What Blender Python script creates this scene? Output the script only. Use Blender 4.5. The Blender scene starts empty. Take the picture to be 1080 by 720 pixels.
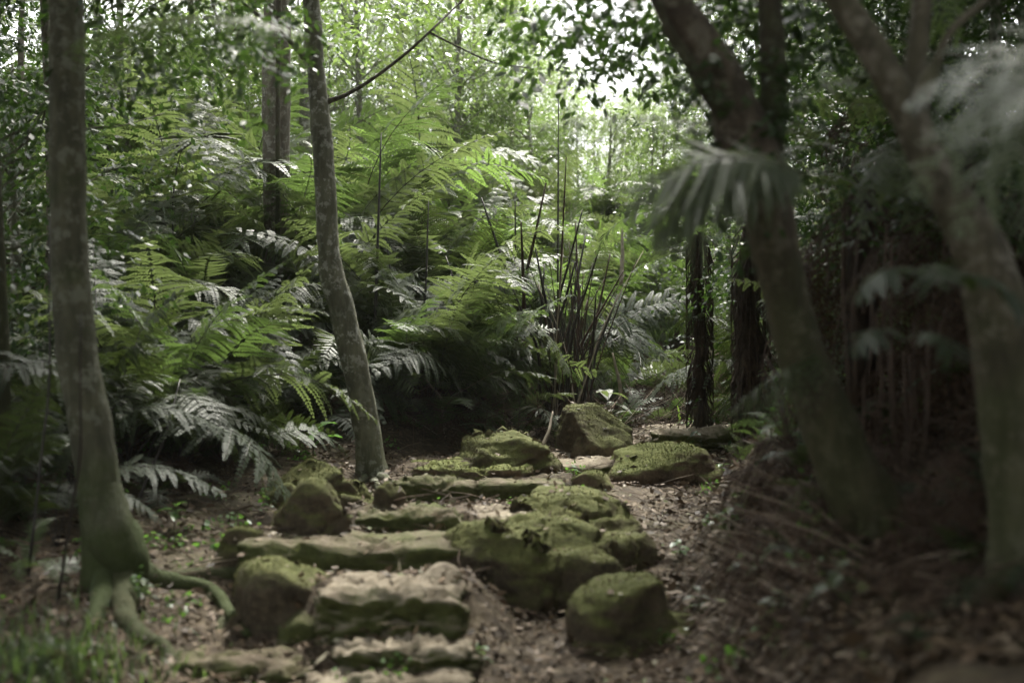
import bpy, bmesh, math, random
import numpy as np
from mathutils import Vector, Matrix, noise as mn

SC = bpy.context.scene
COL = SC.collection
random.seed(7)
RNG = np.random.default_rng(11)
R = math.radians
F = 1400.0                      # focal length in photo pixels (photo 1080 wide)

# ------------------------------------------------------------------ helpers
def lerp(a, b, t): return a + (b - a) * t
def ss(t):
    t = min(1.0, max(0.0, t)); return t * t * (3 - 2 * t)
def at(px, py, D):
    """point seen at photo pixel (px,py) at distance D from the camera plane"""
    return Vector(((px - 540) / F * D, D, -(py - 360) / F * D))

PATH = [(-60, -1.9), (0, -1.6), (3, -1.56), (4.2, -1.52), (5.5, -1.414), (6.1, -1.35), (6.8, -1.263), (7.6, -1.167),
        (8.4, -1.11), (9.3, -1.03), (10.3, -.956), (12, -.857), (14.5, -.62), (16, -.43),
        (20, .75), (25, 1.7), (32, 2.5), (45, 3.0), (140, 3.4)]
PY = [a for a, b in PATH]; PZ = [b for a, b in PATH]
FILL = []; MOUND = []
def terr(x, y, fine=True):
    p = float(np.interp(y, PY, PZ))
    xl = float(np.interp(y, [3, 5, 7, 9, 10.2, 11.5, 13, 16, 20], [-1.3, -1.2, -1.05, -.85, -.35, .1, .9, 1.6, 3]))
    b = float(np.interp(y, [2, 5, 7, 9, 11, 13, 16, 20], [.35, .6, .78, 1.25, 2.35, 3.1, 3.9, 6]))
    z = p
    dl = xl - x
    z += .17 * ss(dl / .9)
    z += (.5 * ss((dl - 1.0) / 2.6) + 1.2 * ss((dl - 2.5) / 8))
    if y > 9.5: z += .5 * ss(dl / 1.8) * ss((y - 9.5) / 2.5)
    dr = x - b
    z += .68 * ss(dr / .72) + 1.5 * ss((dr - .85) / 1.7) + 1.4 * ss((dr - 3) / 7)
    for fx, fy, hw, dep, zf in FILL:
        if zf > z and abs(x - fx) < hw + .3 and fy < y < fy + dep + .6:
            z = lerp(z, zf, ss((hw + .3 - abs(x - fx)) / .3) * ss((y - fy) / .1) * ss((fy + dep + .6 - y) / .6))
    for fx, fy, rx, ry, h in MOUND:
        d = ((x - fx) / rx) ** 2 + ((y - fy) / ry) ** 2
        if d < 1: z += h * (1 - d) ** 1.5
    if fine:
        if y < 14: z += .022 * mn.noise(Vector((x * 8, y * 8, 1.2))) + .012 * mn.noise(Vector((x * 19, y * 19, 5.2)))
        k = .05 + .25 * ss((y - 14) / 12)
        z += k * mn.noise(Vector((x * .9, y * .9, 3.1))) + .035 * mn.noise(Vector((x * 3.1, y * 3.1, 8.2)))
    return z
def hit(px, py):
    """where the line of sight through a photo pixel meets the ground"""
    D = 2.5; prev = D
    while D < 60:
        p = at(px, py, D)
        if p.z <= terr(p.x, p.y):
            lo, hi = prev, D
            for _ in range(12):
                m = (lo + hi) / 2; q = at(px, py, m)
                if q.z <= terr(q.x, q.y): hi = m
                else: lo = m
            return at(px, py, hi)
        prev = D; D += .05
    return at(px, py, 60)
def ground(px, D):
    x = (px - 540) / F * D
    return Vector((x, D, terr(x, D)))

def add(o, parent=None):
    COL.objects.link(o)
    if parent is not None: o.parent = parent
    return o
def mesh(name, v, f, mat=None, smooth=True):
    me = bpy.data.meshes.new(name)
    v = np.asarray(v, np.float32)
    if isinstance(f, np.ndarray) and f.ndim == 2:
        n, k = f.shape
        me.vertices.add(len(v)); me.vertices.foreach_set("co", v.ravel())
        me.loops.add(n * k); me.loops.foreach_set("vertex_index", f.ravel().astype(np.int32))
        me.polygons.add(n); me.polygons.foreach_set("loop_start", np.arange(0, n * k, k, dtype=np.int32))
        me.update(calc_edges=True)
    else:
        me.from_pydata([tuple(map(float, a)) for a in v], [], f); me.update()
    if smooth: me.polygons.foreach_set("use_smooth", np.ones(len(me.polygons), bool))
    if mat: me.materials.append(mat)
    return me
def obj(name, me, parent=None, loc=None):
    o = bpy.data.objects.new(name, me)
    if loc is not None: o.location = loc
    return add(o, parent)
def empty(name, loc, label=None, cat=None, group=None):
    o = bpy.data.objects.new(name, None); o.empty_display_size = .1
    o.location = loc; add(o)
    return tag(o, label, cat, group)
def tag(o, label=None, cat=None, group=None, kind=None):
    if label: o['label'] = label
    if cat: o['category'] = cat
    if group: o['group'] = group
    if kind: o['kind'] = kind
    return o

# ------------------------------------------------------------------ materials
def nt(name):
    m = bpy.data.materials.new(name); m.use_nodes = True
    t = m.node_tree; t.nodes.clear()
    return m, t, t.nodes, t.links
class N:
    def __init__(s, t): s.t = t
    def n(s, ty, **k):
        x = s.t.nodes.new(ty)
        for a, b in k.items(): setattr(x, a, b)
        return x
    def l(s, a, b): s.t.links.new(a, b)
    def noise(s, vec, scale, detail=4, rough=.55, dist=0):
        x = s.n('ShaderNodeTexNoise'); x.inputs['Scale'].default_value = scale
        x.inputs['Detail'].default_value = detail; x.inputs['Roughness'].default_value = rough
        x.inputs['Distortion'].default_value = dist
        if vec is not None: s.l(vec, x.inputs['Vector'])
        return x.outputs['Fac']
    def ramp(s, fac, stops):
        x = s.n('ShaderNodeValToRGB'); e = x.color_ramp.elements
        while len(e) < len(stops): e.new(.5)
        for i, (p, c) in enumerate(stops):
            e[i].position = p
            e[i].color = (*c, 1) if isinstance(c, tuple) else (c, c, c, 1)
        s.l(fac, x.inputs['Fac']); return x.outputs['Color']
    def mix(s, fac, a, b):
        x = s.n('ShaderNodeMix', data_type='RGBA')
        for sock, v in ((x.inputs[0], fac), (x.inputs[6], a), (x.inputs[7], b)):
            if hasattr(v, 'is_linked'): s.l(v, sock)
            else: sock.default_value = (*v, 1) if isinstance(v, tuple) else v
        return x.outputs[2]
    def math(s, op, a, b=0.0, clamp=False):
        x = s.n('ShaderNodeMath', operation=op, use_clamp=clamp)
        for i, v in enumerate((a, b)):
            if hasattr(v, 'is_linked'): s.l(v, x.inputs[i])
            else: x.inputs[i].default_value = v
        return x.outputs[0]
    def bump(s, h, strength, dist=.02, nrm=None):
        x = s.n('ShaderNodeBump'); x.inputs['Strength'].default_value = strength
        x.inputs['Distance'].default_value = dist; s.l(h, x.inputs['Height'])
        if nrm is not None: s.l(nrm, x.inputs['Normal'])
        return x.outputs['Normal']
    def out(s, sh):
        o = s.n('ShaderNodeOutputMaterial'); s.l(sh, o.inputs['Surface'])

def leaf_mat(name, c0, c1, trans, rough=.38, tw=.35, spec=.5):
    """leaf blade: colour varies from leaf to leaf and frond to frond; light passes through"""
    m, t, _, _ = nt(name); g = N(t)
    oi = g.n('ShaderNodeObjectInfo'); ge = g.n('ShaderNodeNewGeometry')
    r = g.math('ADD', g.math('MULTIPLY', oi.outputs['Random'], .55), g.math('MULTIPLY', ge.outputs['Random Per Island'], .45))
    col = g.mix(r, c0, c1)
    p = g.n('ShaderNodeBsdfPrincipled'); g.l(col, p.inputs['Base Color'])
    p.inputs['Roughness'].default_value = rough; p.inputs['Specular IOR Level'].default_value = spec
    tr = g.n('ShaderNodeBsdfTranslucent')
    tc = g.mix(r, trans, tuple(a * 1.35 for a in trans)); g.l(tc, tr.inputs['Color'])
    mx = g.n('ShaderNodeMixShader'); mx.inputs[0].default_value = tw
    g.l(p.outputs[0], mx.inputs[1]); g.l(tr.outputs[0], mx.inputs[2]); g.out(mx.outputs[0])
    return m
def multi_leaf(name, stops, rough=.5, spec=.4):
    m, t, _, _ = nt(name); g = N(t)
    ge = g.n('ShaderNodeNewGeometry')
    col = g.ramp(ge.outputs['Random Per Island'], stops)
    p = g.n('ShaderNodeBsdfPrincipled'); g.l(col, p.inputs['Base Color'])
    p.inputs['Roughness'].default_value = rough; p.inputs['Specular IOR Level'].default_value = spec
    g.out(p.outputs[0]); return m
def bark_mat(name, ca, cb, lichen=None, moss=0.0, moss_h=.6, scale=1.0):
    m, t, _, _ = nt(name); g = N(t)
    tc = g.n('ShaderNodeTexCoord'); mp = g.n('ShaderNodeMapping')
    mp.inputs['Scale'].default_value = (9 * scale, 9 * scale, 2.2 * scale); g.l(tc.outputs['Object'], mp.inputs['Vector'])
    n1 = g.noise(mp.outputs[0], 2.0, 6, .65, .6); n2 = g.noise(tc.outputs['Object'], 5, 4)
    col = g.mix(g.ramp(n1, [(.35, 0.0), (.68, 1.0)]), ca, cb)
    col = g.mix(g.math('MULTIPLY', g.ramp(n2, [(.4, 0.0), (.65, 1.0)]), .5), col, tuple(x * .55 for x in ca))
    if lichen:
        n3 = g.noise(tc.outputs['Object'], 17, 5, .7); n4 = g.noise(tc.outputs['Object'], 2.3, 2)
        k = g.math('MULTIPLY', g.ramp(n3, [(.52, 0.0), (.58, 1.0)]), g.ramp(n4, [(.38, .15), (.58, .9)]))
        col = g.mix(k, col, lichen)
    if moss > 0:
        sx = g.n('ShaderNodeSeparateXYZ'); g.l(tc.outputs['Object'], sx.inputs[0])
        n5 = g.noise(tc.outputs['Object'], 4, 5, .65)
        h = g.math('SUBTRACT', 1.0, g.math('DIVIDE', sx.outputs['Z'], moss_h), True)
        k = g.math('MULTIPLY', g.ramp(g.math('ADD', g.math('MULTIPLY', h, .5), n5), [(.55, 0.0), (.85, 1.0)]), moss)
        col = g.mix(k, col, (.045, .062, .016))
    p = g.n('ShaderNodeBsdfPrincipled'); g.l(col, p.inputs['Base Color'])
    p.inputs['Roughness'].default_value = .85; p.inputs['Specular IOR Level'].default_value = .25
    n9 = g.noise(mp.outputs[0], 7, 6, .7); b = g.bump(g.math('ADD', n1, g.math('MULTIPLY', n9, .5)), .9, .03); g.l(b, p.inputs['Normal']); g.out(p.outputs[0]); return m
def stone_mat(name, tan, dark, moss_a, moss_b, m0, m1, top=True, patch=.5):
    """sandstone with moss: top=True moss lies on faces that look up, else worn bare on top with mossy flanks"""
    m, t, _, _ = nt(name); g = N(t)
    tc = g.n('ShaderNodeTexCoord'); ge = g.n('ShaderNodeNewGeometry')
    oi = g.n('ShaderNodeObjectInfo')
    va = g.n('ShaderNodeVectorMath', operation='ADD'); g.l(tc.outputs['Object'], va.inputs[0])
    cb = g.n('ShaderNodeCombineXYZ'); g.l(g.math('MULTIPLY', oi.outputs['Random'], 37.0), cb.inputs[0]); g.l(cb.outputs[0], va.inputs[1])
    V = va.outputs[0]
    n1 = g.noise(V, 3.2, 6, .65); n2 = g.noise(V, 9, 6, .7); n3 = g.noise(V, 45, 4, .7); n4 = g.noise(V, 120, 3, .7)
    col = g.mix(g.ramp(n1, [(.36, 0.0), (.66, 1.0)]), dark, tan)
    col = g.mix(g.math('MULTIPLY', g.ramp(n2, [(.45, 0.0), (.6, 1.0)]), .55), col, tuple(x * .5 for x in dark))
    col = g.mix(g.math('MULTIPLY', g.ramp(n3, [(.5, 0.0), (.7, 1.0)]), .35), col, tuple(min(1, x * 1.5) for x in tan))
    sx = g.n('ShaderNodeSeparateXYZ'); g.l(ge.outputs['Normal'], sx.inputs[0])
    nz = sx.outputs['Z'] if top else g.math('SUBTRACT', .75, sx.outputs['Z'])
    k = g.math('ADD', g.math('MULTIPLY', nz, .55), g.math('ADD', g.math('MULTIPLY', n1, patch), g.math('MULTIPLY', n2, .45)))
    n5 = g.noise(V, 1.7, 4, .7); k = g.math('ADD', k, g.math('MULTIPLY', g.math('SUBTRACT', n5, .5), .9)); k = g.ramp(k, [(m0, 0.0), (m1, 1.0)])
    mc = g.mix(g.ramp(g.math('ADD', g.math('MULTIPLY', n3, .5), g.math('MULTIPLY', n2, .5)), [(.36, 0.0), (.64, 1.0)]), moss_a, moss_b)
    col = g.mix(k, col, mc)
    p = g.n('ShaderNodeBsdfPrincipled'); g.l(col, p.inputs['Base Color'])
    p.inputs['Roughness'].default_value = .9; p.inputs['Specular IOR Level'].default_value = .2
    hh = g.math('ADD', g.math('MULTIPLY', n2, .6), g.math('ADD', g.math('MULTIPLY', n3, .35), g.math('MULTIPLY', n4, .2)))
    g.l(g.bump(hh, .75, .035), p.inputs['Normal']); g.out(p.outputs[0]); return m
def plain(name, c, rough=.8, spec=.3, var=.4):
    m, t, _, _ = nt(name); g = N(t)
    tc = g.n('ShaderNodeTexCoord'); n = g.noise(tc.outputs['Object'], 14, 4, .6)
    col = g.mix(g.ramp(n, [(.35, 0.0), (.65, 1.0)]), tuple(x * (1 - var) for x in c), c)
    p = g.n('ShaderNodeBsdfPrincipled'); g.l(col, p.inputs['Base Color'])
    p.inputs['Roughness'].default_value = rough; p.inputs['Specular IOR Level'].default_value = spec
    g.out(p.outputs[0]); return m

M = {}
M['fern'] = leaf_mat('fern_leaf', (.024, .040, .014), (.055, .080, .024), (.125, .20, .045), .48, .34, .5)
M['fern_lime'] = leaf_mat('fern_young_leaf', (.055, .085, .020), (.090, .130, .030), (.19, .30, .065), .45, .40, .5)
M['fern_dark'] = leaf_mat('fern_dark_leaf', (.016, .027, .012), (.032, .048, .019), (.065, .095, .020), .58, .25, .3)  # darkest of the green fern tones
M['fern_silver'] = leaf_mat('fern_glossy_leaf', (.038, .052, .027), (.065, .082, .040), (.15, .20, .06), .53, .36, .55)
M['fern_lit_tint'] = leaf_mat('fern_lit_tint_leaf', (.075, .100, .055), (.12, .145, .085), (.20, .24, .10), .4, .35, .6)  # lighter leaf colour stands in for skylight on the near fern
M['fern_dead'] = leaf_mat('fern_dead_leaf', (.022, .014, .009), (.070, .044, .026), (.05, .03, .014), .8, .15, .15)
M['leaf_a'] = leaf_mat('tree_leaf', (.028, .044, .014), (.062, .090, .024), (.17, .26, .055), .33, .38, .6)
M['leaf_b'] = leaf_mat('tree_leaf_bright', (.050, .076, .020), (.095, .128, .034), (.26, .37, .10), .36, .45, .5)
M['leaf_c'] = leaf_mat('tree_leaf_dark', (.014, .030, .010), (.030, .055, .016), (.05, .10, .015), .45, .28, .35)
M['blade'] = leaf_mat('grass_blade', (.07, .13, .025), (.12, .19, .04), (.25, .40, .06), .45, .45, .4)
M['seedling'] = leaf_mat('seedling_leaf', (.04, .09, .02), (.07, .15, .03), (.14, .30, .04), .35, .4, .5)
M['stipe'] = plain('fern_stalk', (.022, .016, .012), .5, .5)
M['stipe_green'] = plain('fern_rachis', (.05, .055, .02), .5, .4)
M['stalk_brown'] = plain('dry_stalk', (.07, .045, .03), .7, .3, .5)
M['pale_stick'] = plain('bleached_stick', (.34, .29, .22), .8, .3, .4)
M['twig'] = multi_leaf('twig_bark', [(0, (.03, .02, .014)), (.5, (.07, .045, .03)), (.85, (.14, .10, .07)), (1, (.30, .25, .19))], .8, .3)
M['bark_moss'] = bark_mat('mossy_bark', (.060, .061, .037), (.128, .127, .080), (.17, .175, .13), .9, .75)
M['bark_lichen'] = bark_mat('lichen_bark', (.092, .093, .062), (.19, .188, .126), (.36, .36, .31), .35, .5)
M['bark_pale'] = bark_mat('pale_bark', (.12, .105, .08), (.24, .21, .17), (.34, .32, .28), .2, .5)
M['bark_fork'] = bark_mat('pale_brown_bark', (.056, .050, .032), (.155, .138, .092), (.20, .18, .14), .5, 1.0)
M['bark_dark'] = bark_mat('dark_bark', (.030, .024, .017), (.085, .068, .048), (.10, .095, .07), .5, 3.0)
M['bark_brown'] = bark_mat('smooth_brown_bark', (.040, .031, .021), (.115, .090, .062), (.15, .135, .10), .45, 1.6)
M['fibre'] = bark_mat('fibrous_trunk', (.020, .014, .010), (.085, .058, .038), None, .2, .5, 2.0)
M['root'] = bark_mat('root_bark', (.050, .042, .028), (.135, .112, .076), None, .6, 2.0)
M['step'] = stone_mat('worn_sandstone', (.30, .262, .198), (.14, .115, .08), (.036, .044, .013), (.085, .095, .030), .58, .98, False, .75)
M['step_dark'] = stone_mat('dark_mossy_stone', (.17, .14, .10), (.07, .055, .037), (.034, .042, .012), (.080, .090, .028), .40, .80, False, .9)  # darker brown stone with moss on its flanks
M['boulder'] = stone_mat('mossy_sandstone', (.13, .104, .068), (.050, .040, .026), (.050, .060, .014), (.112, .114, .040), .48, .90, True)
M['boulder_green'] = stone_mat('thick_moss_stone', (.19, .15, .10), (.09, .065, .045), (.055, .070, .015), (.145, .152, .050), .52, .86, True)
M['moss'] = multi_leaf('moss_tuft', [(0, (.042, .048, .012)), (.5, (.090, .094, .030)), (.85, (.148, .150, .052)), (1, (.17, .15, .055))], .8, .2)
M['litter'] = multi_leaf('fallen_leaf', [(0, (.024, .016, .009)), (.35, (.070, .048, .027)), (.6, (.115, .080, .046)), (.82, (.155, .11, .072)),
                                        (.955, (.21, .17, .12)), (.972, (.28, .25, .19)), (1, (.10, .13, .04))], .65, .25)

def ground_mat():
    m, t, _, _ = nt('forest_soil'); g = N(t)
    tc = g.n('ShaderNodeTexCoord'); V = tc.outputs['Object']
    n1 = g.noise(V, .8, 5, .6); n2 = g.noise(V, 6, 6, .7); n3 = g.noise(V, 38, 5, .7)
    vo = g.n('ShaderNodeTexVoronoi'); vo.inputs['Scale'].default_value = 26; g.l(V, vo.inputs['Vector'])
    col = g.mix(g.ramp(n2, [(.35, 0.0), (.65, 1.0)]), (.028, .020, .011), (.098, .072, .042))
    sv = g.n('ShaderNodeSeparateColor'); g.l(vo.outputs['Color'], sv.inputs[0])
    lit = g.ramp(sv.outputs[0], [(0, (.028, .018, .012)), (.5, (.066, .047, .027)), (.8, (.12, .090, .055)), (1, (.20, .165, .11))])
    col = g.mix(g.math('MULTIPLY', g.ramp(n3, [(.42, 0.0), (.6, 1.0)]), .7), col, lit)
    col = g.mix(g.math('MULTIPLY', g.ramp(g.math('ADD', g.math('MULTIPLY', n1, .6), g.math('MULTIPLY', n2, .4)), [(.52, 0.0), (.66, 1.0)]), .5), col, (.05, .062, .018))
    p = g.n('ShaderNodeBsdfPrincipled'); g.l(col, p.inputs['Base Color'])
    p.inputs['Roughness'].default_value = .85; p.inputs['Specular IOR Level'].default_value = .3
    hh = g.math('ADD', n2, g.math('ADD', g.math('MULTIPLY', n3, .5), g.math('MULTIPLY', sv.outputs[1], .4)))
    g.l(g.bump(hh, .9, .04), p.inputs['Normal']); g.out(p.outputs[0]); return m
M['soil'] = ground_mat()

# ------------------------------------------------------------------ ground
def build_ground():
    u = np.linspace(-1, 1, 420)
    xs = np.sinh(u * 4.6) / np.sinh(4.6) * 140
    v = np.linspace(-1, 1, 470)
    ys = 8 + np.sinh(v * 4.4) / np.sinh(4.4) * 140
    V = [(x, y, terr(x, y)) for y in ys for x in xs]
    n = len(xs)
    i = np.arange(len(ys) - 1)[:, None] * n + np.arange(n - 1)[None, :]
    f = np.stack([i, i + 1, i + n + 1, i + n], -1).reshape(-1, 4)
    o = obj('ground', mesh('ground', V, f, M['soil'])); tag(o, 'sloping forest floor of brown soil and leaf litter', 'ground', kind='structure')

# ------------------------------------------------------------------ tubes
def catmull(P, n):
    P = [np.array(p, float) for p in P]
    out = []
    Q = [2 * P[0] - P[1]] + P + [2 * P[-1] - P[-2]]
    for i in range(1, len(Q) - 2):
        for k in range(n):
            t = k / n
            a, b, c, d = Q[i - 1], Q[i], Q[i + 1], Q[i + 2]
            out.append(.5 * ((2 * b) + (-a + c) * t + (2 * a - 5 * b + 4 * c - d) * t * t + (-a + 3 * b - 3 * c + d) * t ** 3))
    out.append(P[-1]); return out
def tube(pts, rad, seg=8, sub=1, rough=0.0, freq=6, seed=0, lobes=0, lobe_amp=0.0, lobe_z=.5):
    """tapered tube through pts with radius per point; closed ends"""
    if sub > 1:
        full = catmull([(*p, r) for p, r in zip(pts, rad)], sub)
        pts = [q[:3] for q in full]; rad = [max(.0008, q[3]) for q in full]
    P = [Vector(p) for p in pts]; V = []; Fc = []
    up = Vector((0.31, .95, .1)).normalized(); z0 = P[0].z
    for i, p in enumerate(P):
        d = (P[min(i + 1, len(P) - 1)] - P[max(i - 1, 0)])
        d = d.normalized() if d.length > 1e-9 else Vector((0, 0, 1))
        a = d.cross(up)
        if a.length < 1e-4: a = d.orthogonal()
        a.normalize(); b = a.cross(d)
        up = b if False else up
        for k in range(seg):
            th = 2 * math.pi * k / seg
            dr = a * math.cos(th) + b * math.sin(th)
            r = rad[i]
            if rough:
                q = p + dr * r
                r *= 1 + rough * mn.noise(Vector((q.x * freq + seed, q.y * freq, q.z * freq * .55))) + rough * .5 * mn.noise(Vector((q.x * freq * 3 + seed, q.y * freq * 3, q.z * freq * 1.5)))
            if lobes:
                r *= 1 + lobe_amp * max(0, 1 - (p.z - z0) / lobe_z) ** 2 * (.5 + .5 * math.cos(lobes * th + seed)) 
            V.append(p + dr * r)
    m = len(P)
    for i in range(m - 1):
        for k in range(seg):
            k2 = (k + 1) % seg
            Fc.append((i * seg + k, i * seg + k2, (i + 1) * seg + k2, (i + 1) * seg + k))
    Fc.append(tuple(range(seg - 1, -1, -1))); Fc.append(tuple((m - 1) * seg + k for k in range(seg)))
    return V, Fc
class MB:
    def __init__(s): s.v = []; s.f = []
    def add(s, vf):
        o = len(s.v); s.v += list(vf[0]); s.f += [tuple(i + o for i in f) for f in vf[1]]; return s
    def build(s, name, mat, parent=None, org=Vector((0, 0, 0)), smooth=True):
        return obj(name, mesh(name, [Vector(v) - org for v in s.v], s.f, mat, smooth), parent)

def leaf_quads(C, D, Nn, L, W):
    """folded diamond leaves. C base points, D directions, Nn normals, L lengths, W half widths"""
    D = D / np.linalg.norm(D, axis=1, keepdims=True)
    S = np.cross(D, Nn); S /= np.maximum(1e-6, np.linalg.norm(S, axis=1, keepdims=True))
    U = np.cross(S, D)
    L = L[:, None]; W = W[:, None]
    b = C; m = C + D * L * .45; tip = C + D * L - U * L * .18
    v = np.stack([b, m + S * W - U * W * .35, tip, m - S * W - U * W * .35], 1).reshape(-1, 3)
    f = np.arange(len(C) * 4).reshape(-1, 4)
    return v, f
# ------------------------------------------------------------------ rocks
def rock_mesh(dims, e, seed, amp, cuts=0, top_cut=None, lay=False, sub=5, rz=0.0):
    bm = bmesh.new(); bmesh.ops.create_icosphere(bm, subdivisions=sub, radius=1)
    rr = random.Random(seed); a, b, c = dims
    planes = []
    for _ in range(cuts):
        th = rr.uniform(0, 2 * math.pi); ph = rr.uniform(-.1, 1.0)
        nrm = Vector((math.cos(th) * math.cos(ph), math.sin(th) * math.cos(ph), math.sin(ph)))
        planes.append((nrm, rr.uniform(.66, .86)))
    so = Vector((seed * 3.7, seed * 1.3, seed * .7))
    s = max(dims)
    for v in bm.verts:
        n = v.co.copy()
        k = (abs(n.x) ** e + abs(n.y) ** e + abs(n.z) ** e) ** (-1 / e)
        q = n * k
        for nrm, d in planes:
            t = q.dot(nrm) - d
            if t > 0: q -= nrm * t * .92
        if top_cut is not None and q.z > top_cut: q.z = top_cut + (q.z - top_cut) * .12
        q = Vector((q.x * a, q.y * b, q.z * c))
        w = q / max(.22, s * .8)
        dsp = .75 * mn.fractal(w * 1.3 + so, 1.0, 2.0, 3) + .34 * mn.fractal(w * 4.2 + so, 1.0, 2.1, 4)
        q += n * dsp * amp + n * amp * (.5 * (abs(mn.noise(w * 6 + so)) - .25) + .25 * mn.noise(w * 14 + so) + .2 * mn.noise(w * 33 + so) - .9 * max(0, .09 - abs(mn.noise(w * 2.1 + so * 3))) / .09 + .35 * mn.noise(Vector((q.x * 2, q.y * 2, q.z * 30)) + so))
        if lay:
            q.y += .05 * c * math.sin(q.z / c * 7 + 2.2 * mn.noise(q * 2 + so))
        v.co = q
    if rz: bmesh.ops.rotate(bm, verts=bm.verts, matrix=Matrix.Rotation(rz, 3, 'Z'))
    me = bpy.data.meshes.new('stone'); bm.to_mesh(me); bm.free()
    me.polygons.foreach_set("use_smooth", np.ones(len(me.polygons), bool))
    return me
ROCKS = []
MOSSY = {M[k].name: k for k in ('step', 'step_dark', 'boulder', 'boulder_green')}
def finish_rock(me, mat, c, name, label, group=None):
    me.materials.append(mat); o = obj(name, me, None, c)
    tag(o, label, 'stone step' if 'step' in name else 'rock', group); ROCKS.append(o)
    lush = {'boulder_green': 1.0, 'boulder': .75, 'step_dark': .35, 'step': .16}.get(mat.name if isinstance(mat, str) else MOSSY.get(mat.name, ''), .3)
    me.update(); n = len(me.vertices); co = np.empty(n * 3, np.float32); me.vertices.foreach_get('co', co); co = co.reshape(-1, 3)
    no = np.empty(n * 3, np.float32); me.vertex_normals.foreach_get('vector', no); no = no.reshape(-1, 3)
    g = np.random.default_rng(int(abs(c[0]) * 1000 + c[1] * 77)); idx = g.integers(0, n, int(22000 * lush * min(1.6, .25 + float(np.prod(np.ptp(co, axis=0)[:2])))))
    P, D_, L_ = [], [], []
    for i in idx:
        q = co[i]; nz = no[i, 2]
        k = mn.noise(Vector(q * 3.3 + c[0])) + .6 * mn.noise(Vector(q * 11)) + (nz * .8 if 'boulder' in MOSSY.get(mat.name, '') else -.15) - .25
        if k < g.random() * .35: continue
        P.append(q + g.normal(size=3) * .004); D_.append(no[i] + g.normal(size=3) * .55 + (0, 0, .25)); L_.append(g.uniform(.005, .012))
    if len(P) > 300:
        P = np.array(P); v, f = leaf_quads(P, np.array(D_), g.normal(size=(len(P), 3)), np.array(L_), np.array(L_) * .30)
        tag(obj('moss', mesh('moss', v, f, M['moss'], False), o), kind='stuff')
    return o
def slab(x0, x1, yt, yf, yb, mat, label, seed, e=5.0, amp=.045, name='stone_step', depth=None, rz=0.0, tilt=0.0, D=None, cuts=0, extra=.12):
    """step stone: pixel columns x0..x1, back edge of top yt, front edge of top yf, foot yb"""
    cx = (x0 + x1) / 2
    g = hit(cx, yb) if D is None else at(cx, yb, D)
    D0 = g.y; zt = -(yf - 360) / F * D0
    D1 = zt * F / -(yt - 360)
    dep = depth or min(1.1, max(.22, D1 - D0))
    wid = (x1 - x0) / F * (D0 + .1)
    zb = g.z - extra
    c = Vector(((cx - 540) / F * (D0 + dep * .25), D0 + dep / 2 + .02, (zt + zb) / 2))
    FILL.append((c.x, D0 + .14, wid / 2 * .96, dep, zt - .022)); MOUND.append((c.x, D0 - .02, wid * .5, .10, .012))
    me = rock_mesh((wid / 2 * 1.03, dep / 2 * 1.15, (zt - zb) / 2), e * 1.3, seed, amp, cuts=cuts, lay=True, rz=rz)
    o = finish_rock(me, M[mat], c, name, label); o.rotation_euler = (0, tilt, 0); return o
def remesh(bm, vox):
    me = bpy.data.meshes.new('stone'); bm.to_mesh(me); bm.free()
    o = bpy.data.objects.new('stone', me); COL.objects.link(o)
    md = o.modifiers.new('r', 'REMESH'); md.mode = 'VOXEL'; md.voxel_size = vox
    dg = bpy.context.evaluated_depsgraph_get(); out = bpy.data.meshes.new_from_object(o.evaluated_get(dg))
    bpy.data.objects.remove(o); bpy.data.meshes.remove(me); return out
def lump_mesh(lumps, seed, amp, vox, rz=0.0, chip=(.58, .86)):
    """one rock grown together from several chipped lumps (centre, half sizes, exponent, chips)"""
    bm = bmesh.new(); rr = random.Random(seed)
    for (cx, cy, cz), (a, b, c), e, cuts, tilt in lumps:
        r = bmesh.ops.create_icosphere(bm, subdivisions=4, radius=1)
        planes = []
        for _ in range(cuts):
            th = rr.uniform(0, 6.283); ph = rr.uniform(-.2, 1.2)
            planes.append((Vector((math.cos(th) * math.cos(ph), math.sin(th) * math.cos(ph), math.sin(ph))), rr.uniform(*chip)))
        mt = Matrix.Rotation(tilt, 3, 'Y') @ Matrix.Rotation(rr.uniform(-.4, .4), 3, 'Z')
        for v in r['verts']:
            n = v.co.copy(); q = n * (abs(n.x) ** e + abs(n.y) ** e + abs(n.z) ** e) ** (-1 / e)
            for nrm, d in planes:
                t = q.dot(nrm) - d
                if t > 0: q -= nrm * t
            v.co = mt @ Vector((q.x * a, q.y * b, q.z * c)) + Vector((cx, cy, cz))
    me = remesh(bm, vox)
    n = len(me.vertices); so = Vector((seed * 3.1, seed * 1.7, 0))
    for v in me.vertices:
        q = v.co; nn = v.normal
        d = 1.1 * mn.noise(q * 3.2 + so) + .55 * mn.noise(q * 7.5 + so) + .5 * (abs(mn.noise(q * 5 + so * 2)) - .25) + .30 * mn.noise(q * 19 + so) + .20 * mn.noise(q * 44 + so) - .9 * max(0, .10 - abs(mn.noise(q * 2.6 + so * 3))) / .10 * .6 + .28 * mn.noise(Vector((q.x * 2, q.y * 2, q.z * 26)) + so)
        v.co = q + nn * d * amp
    if rz: me.transform(Matrix.Rotation(rz, 4, 'Z'))
    me.polygons.foreach_set("use_smooth", np.ones(len(me.polygons), bool)); return me
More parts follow.
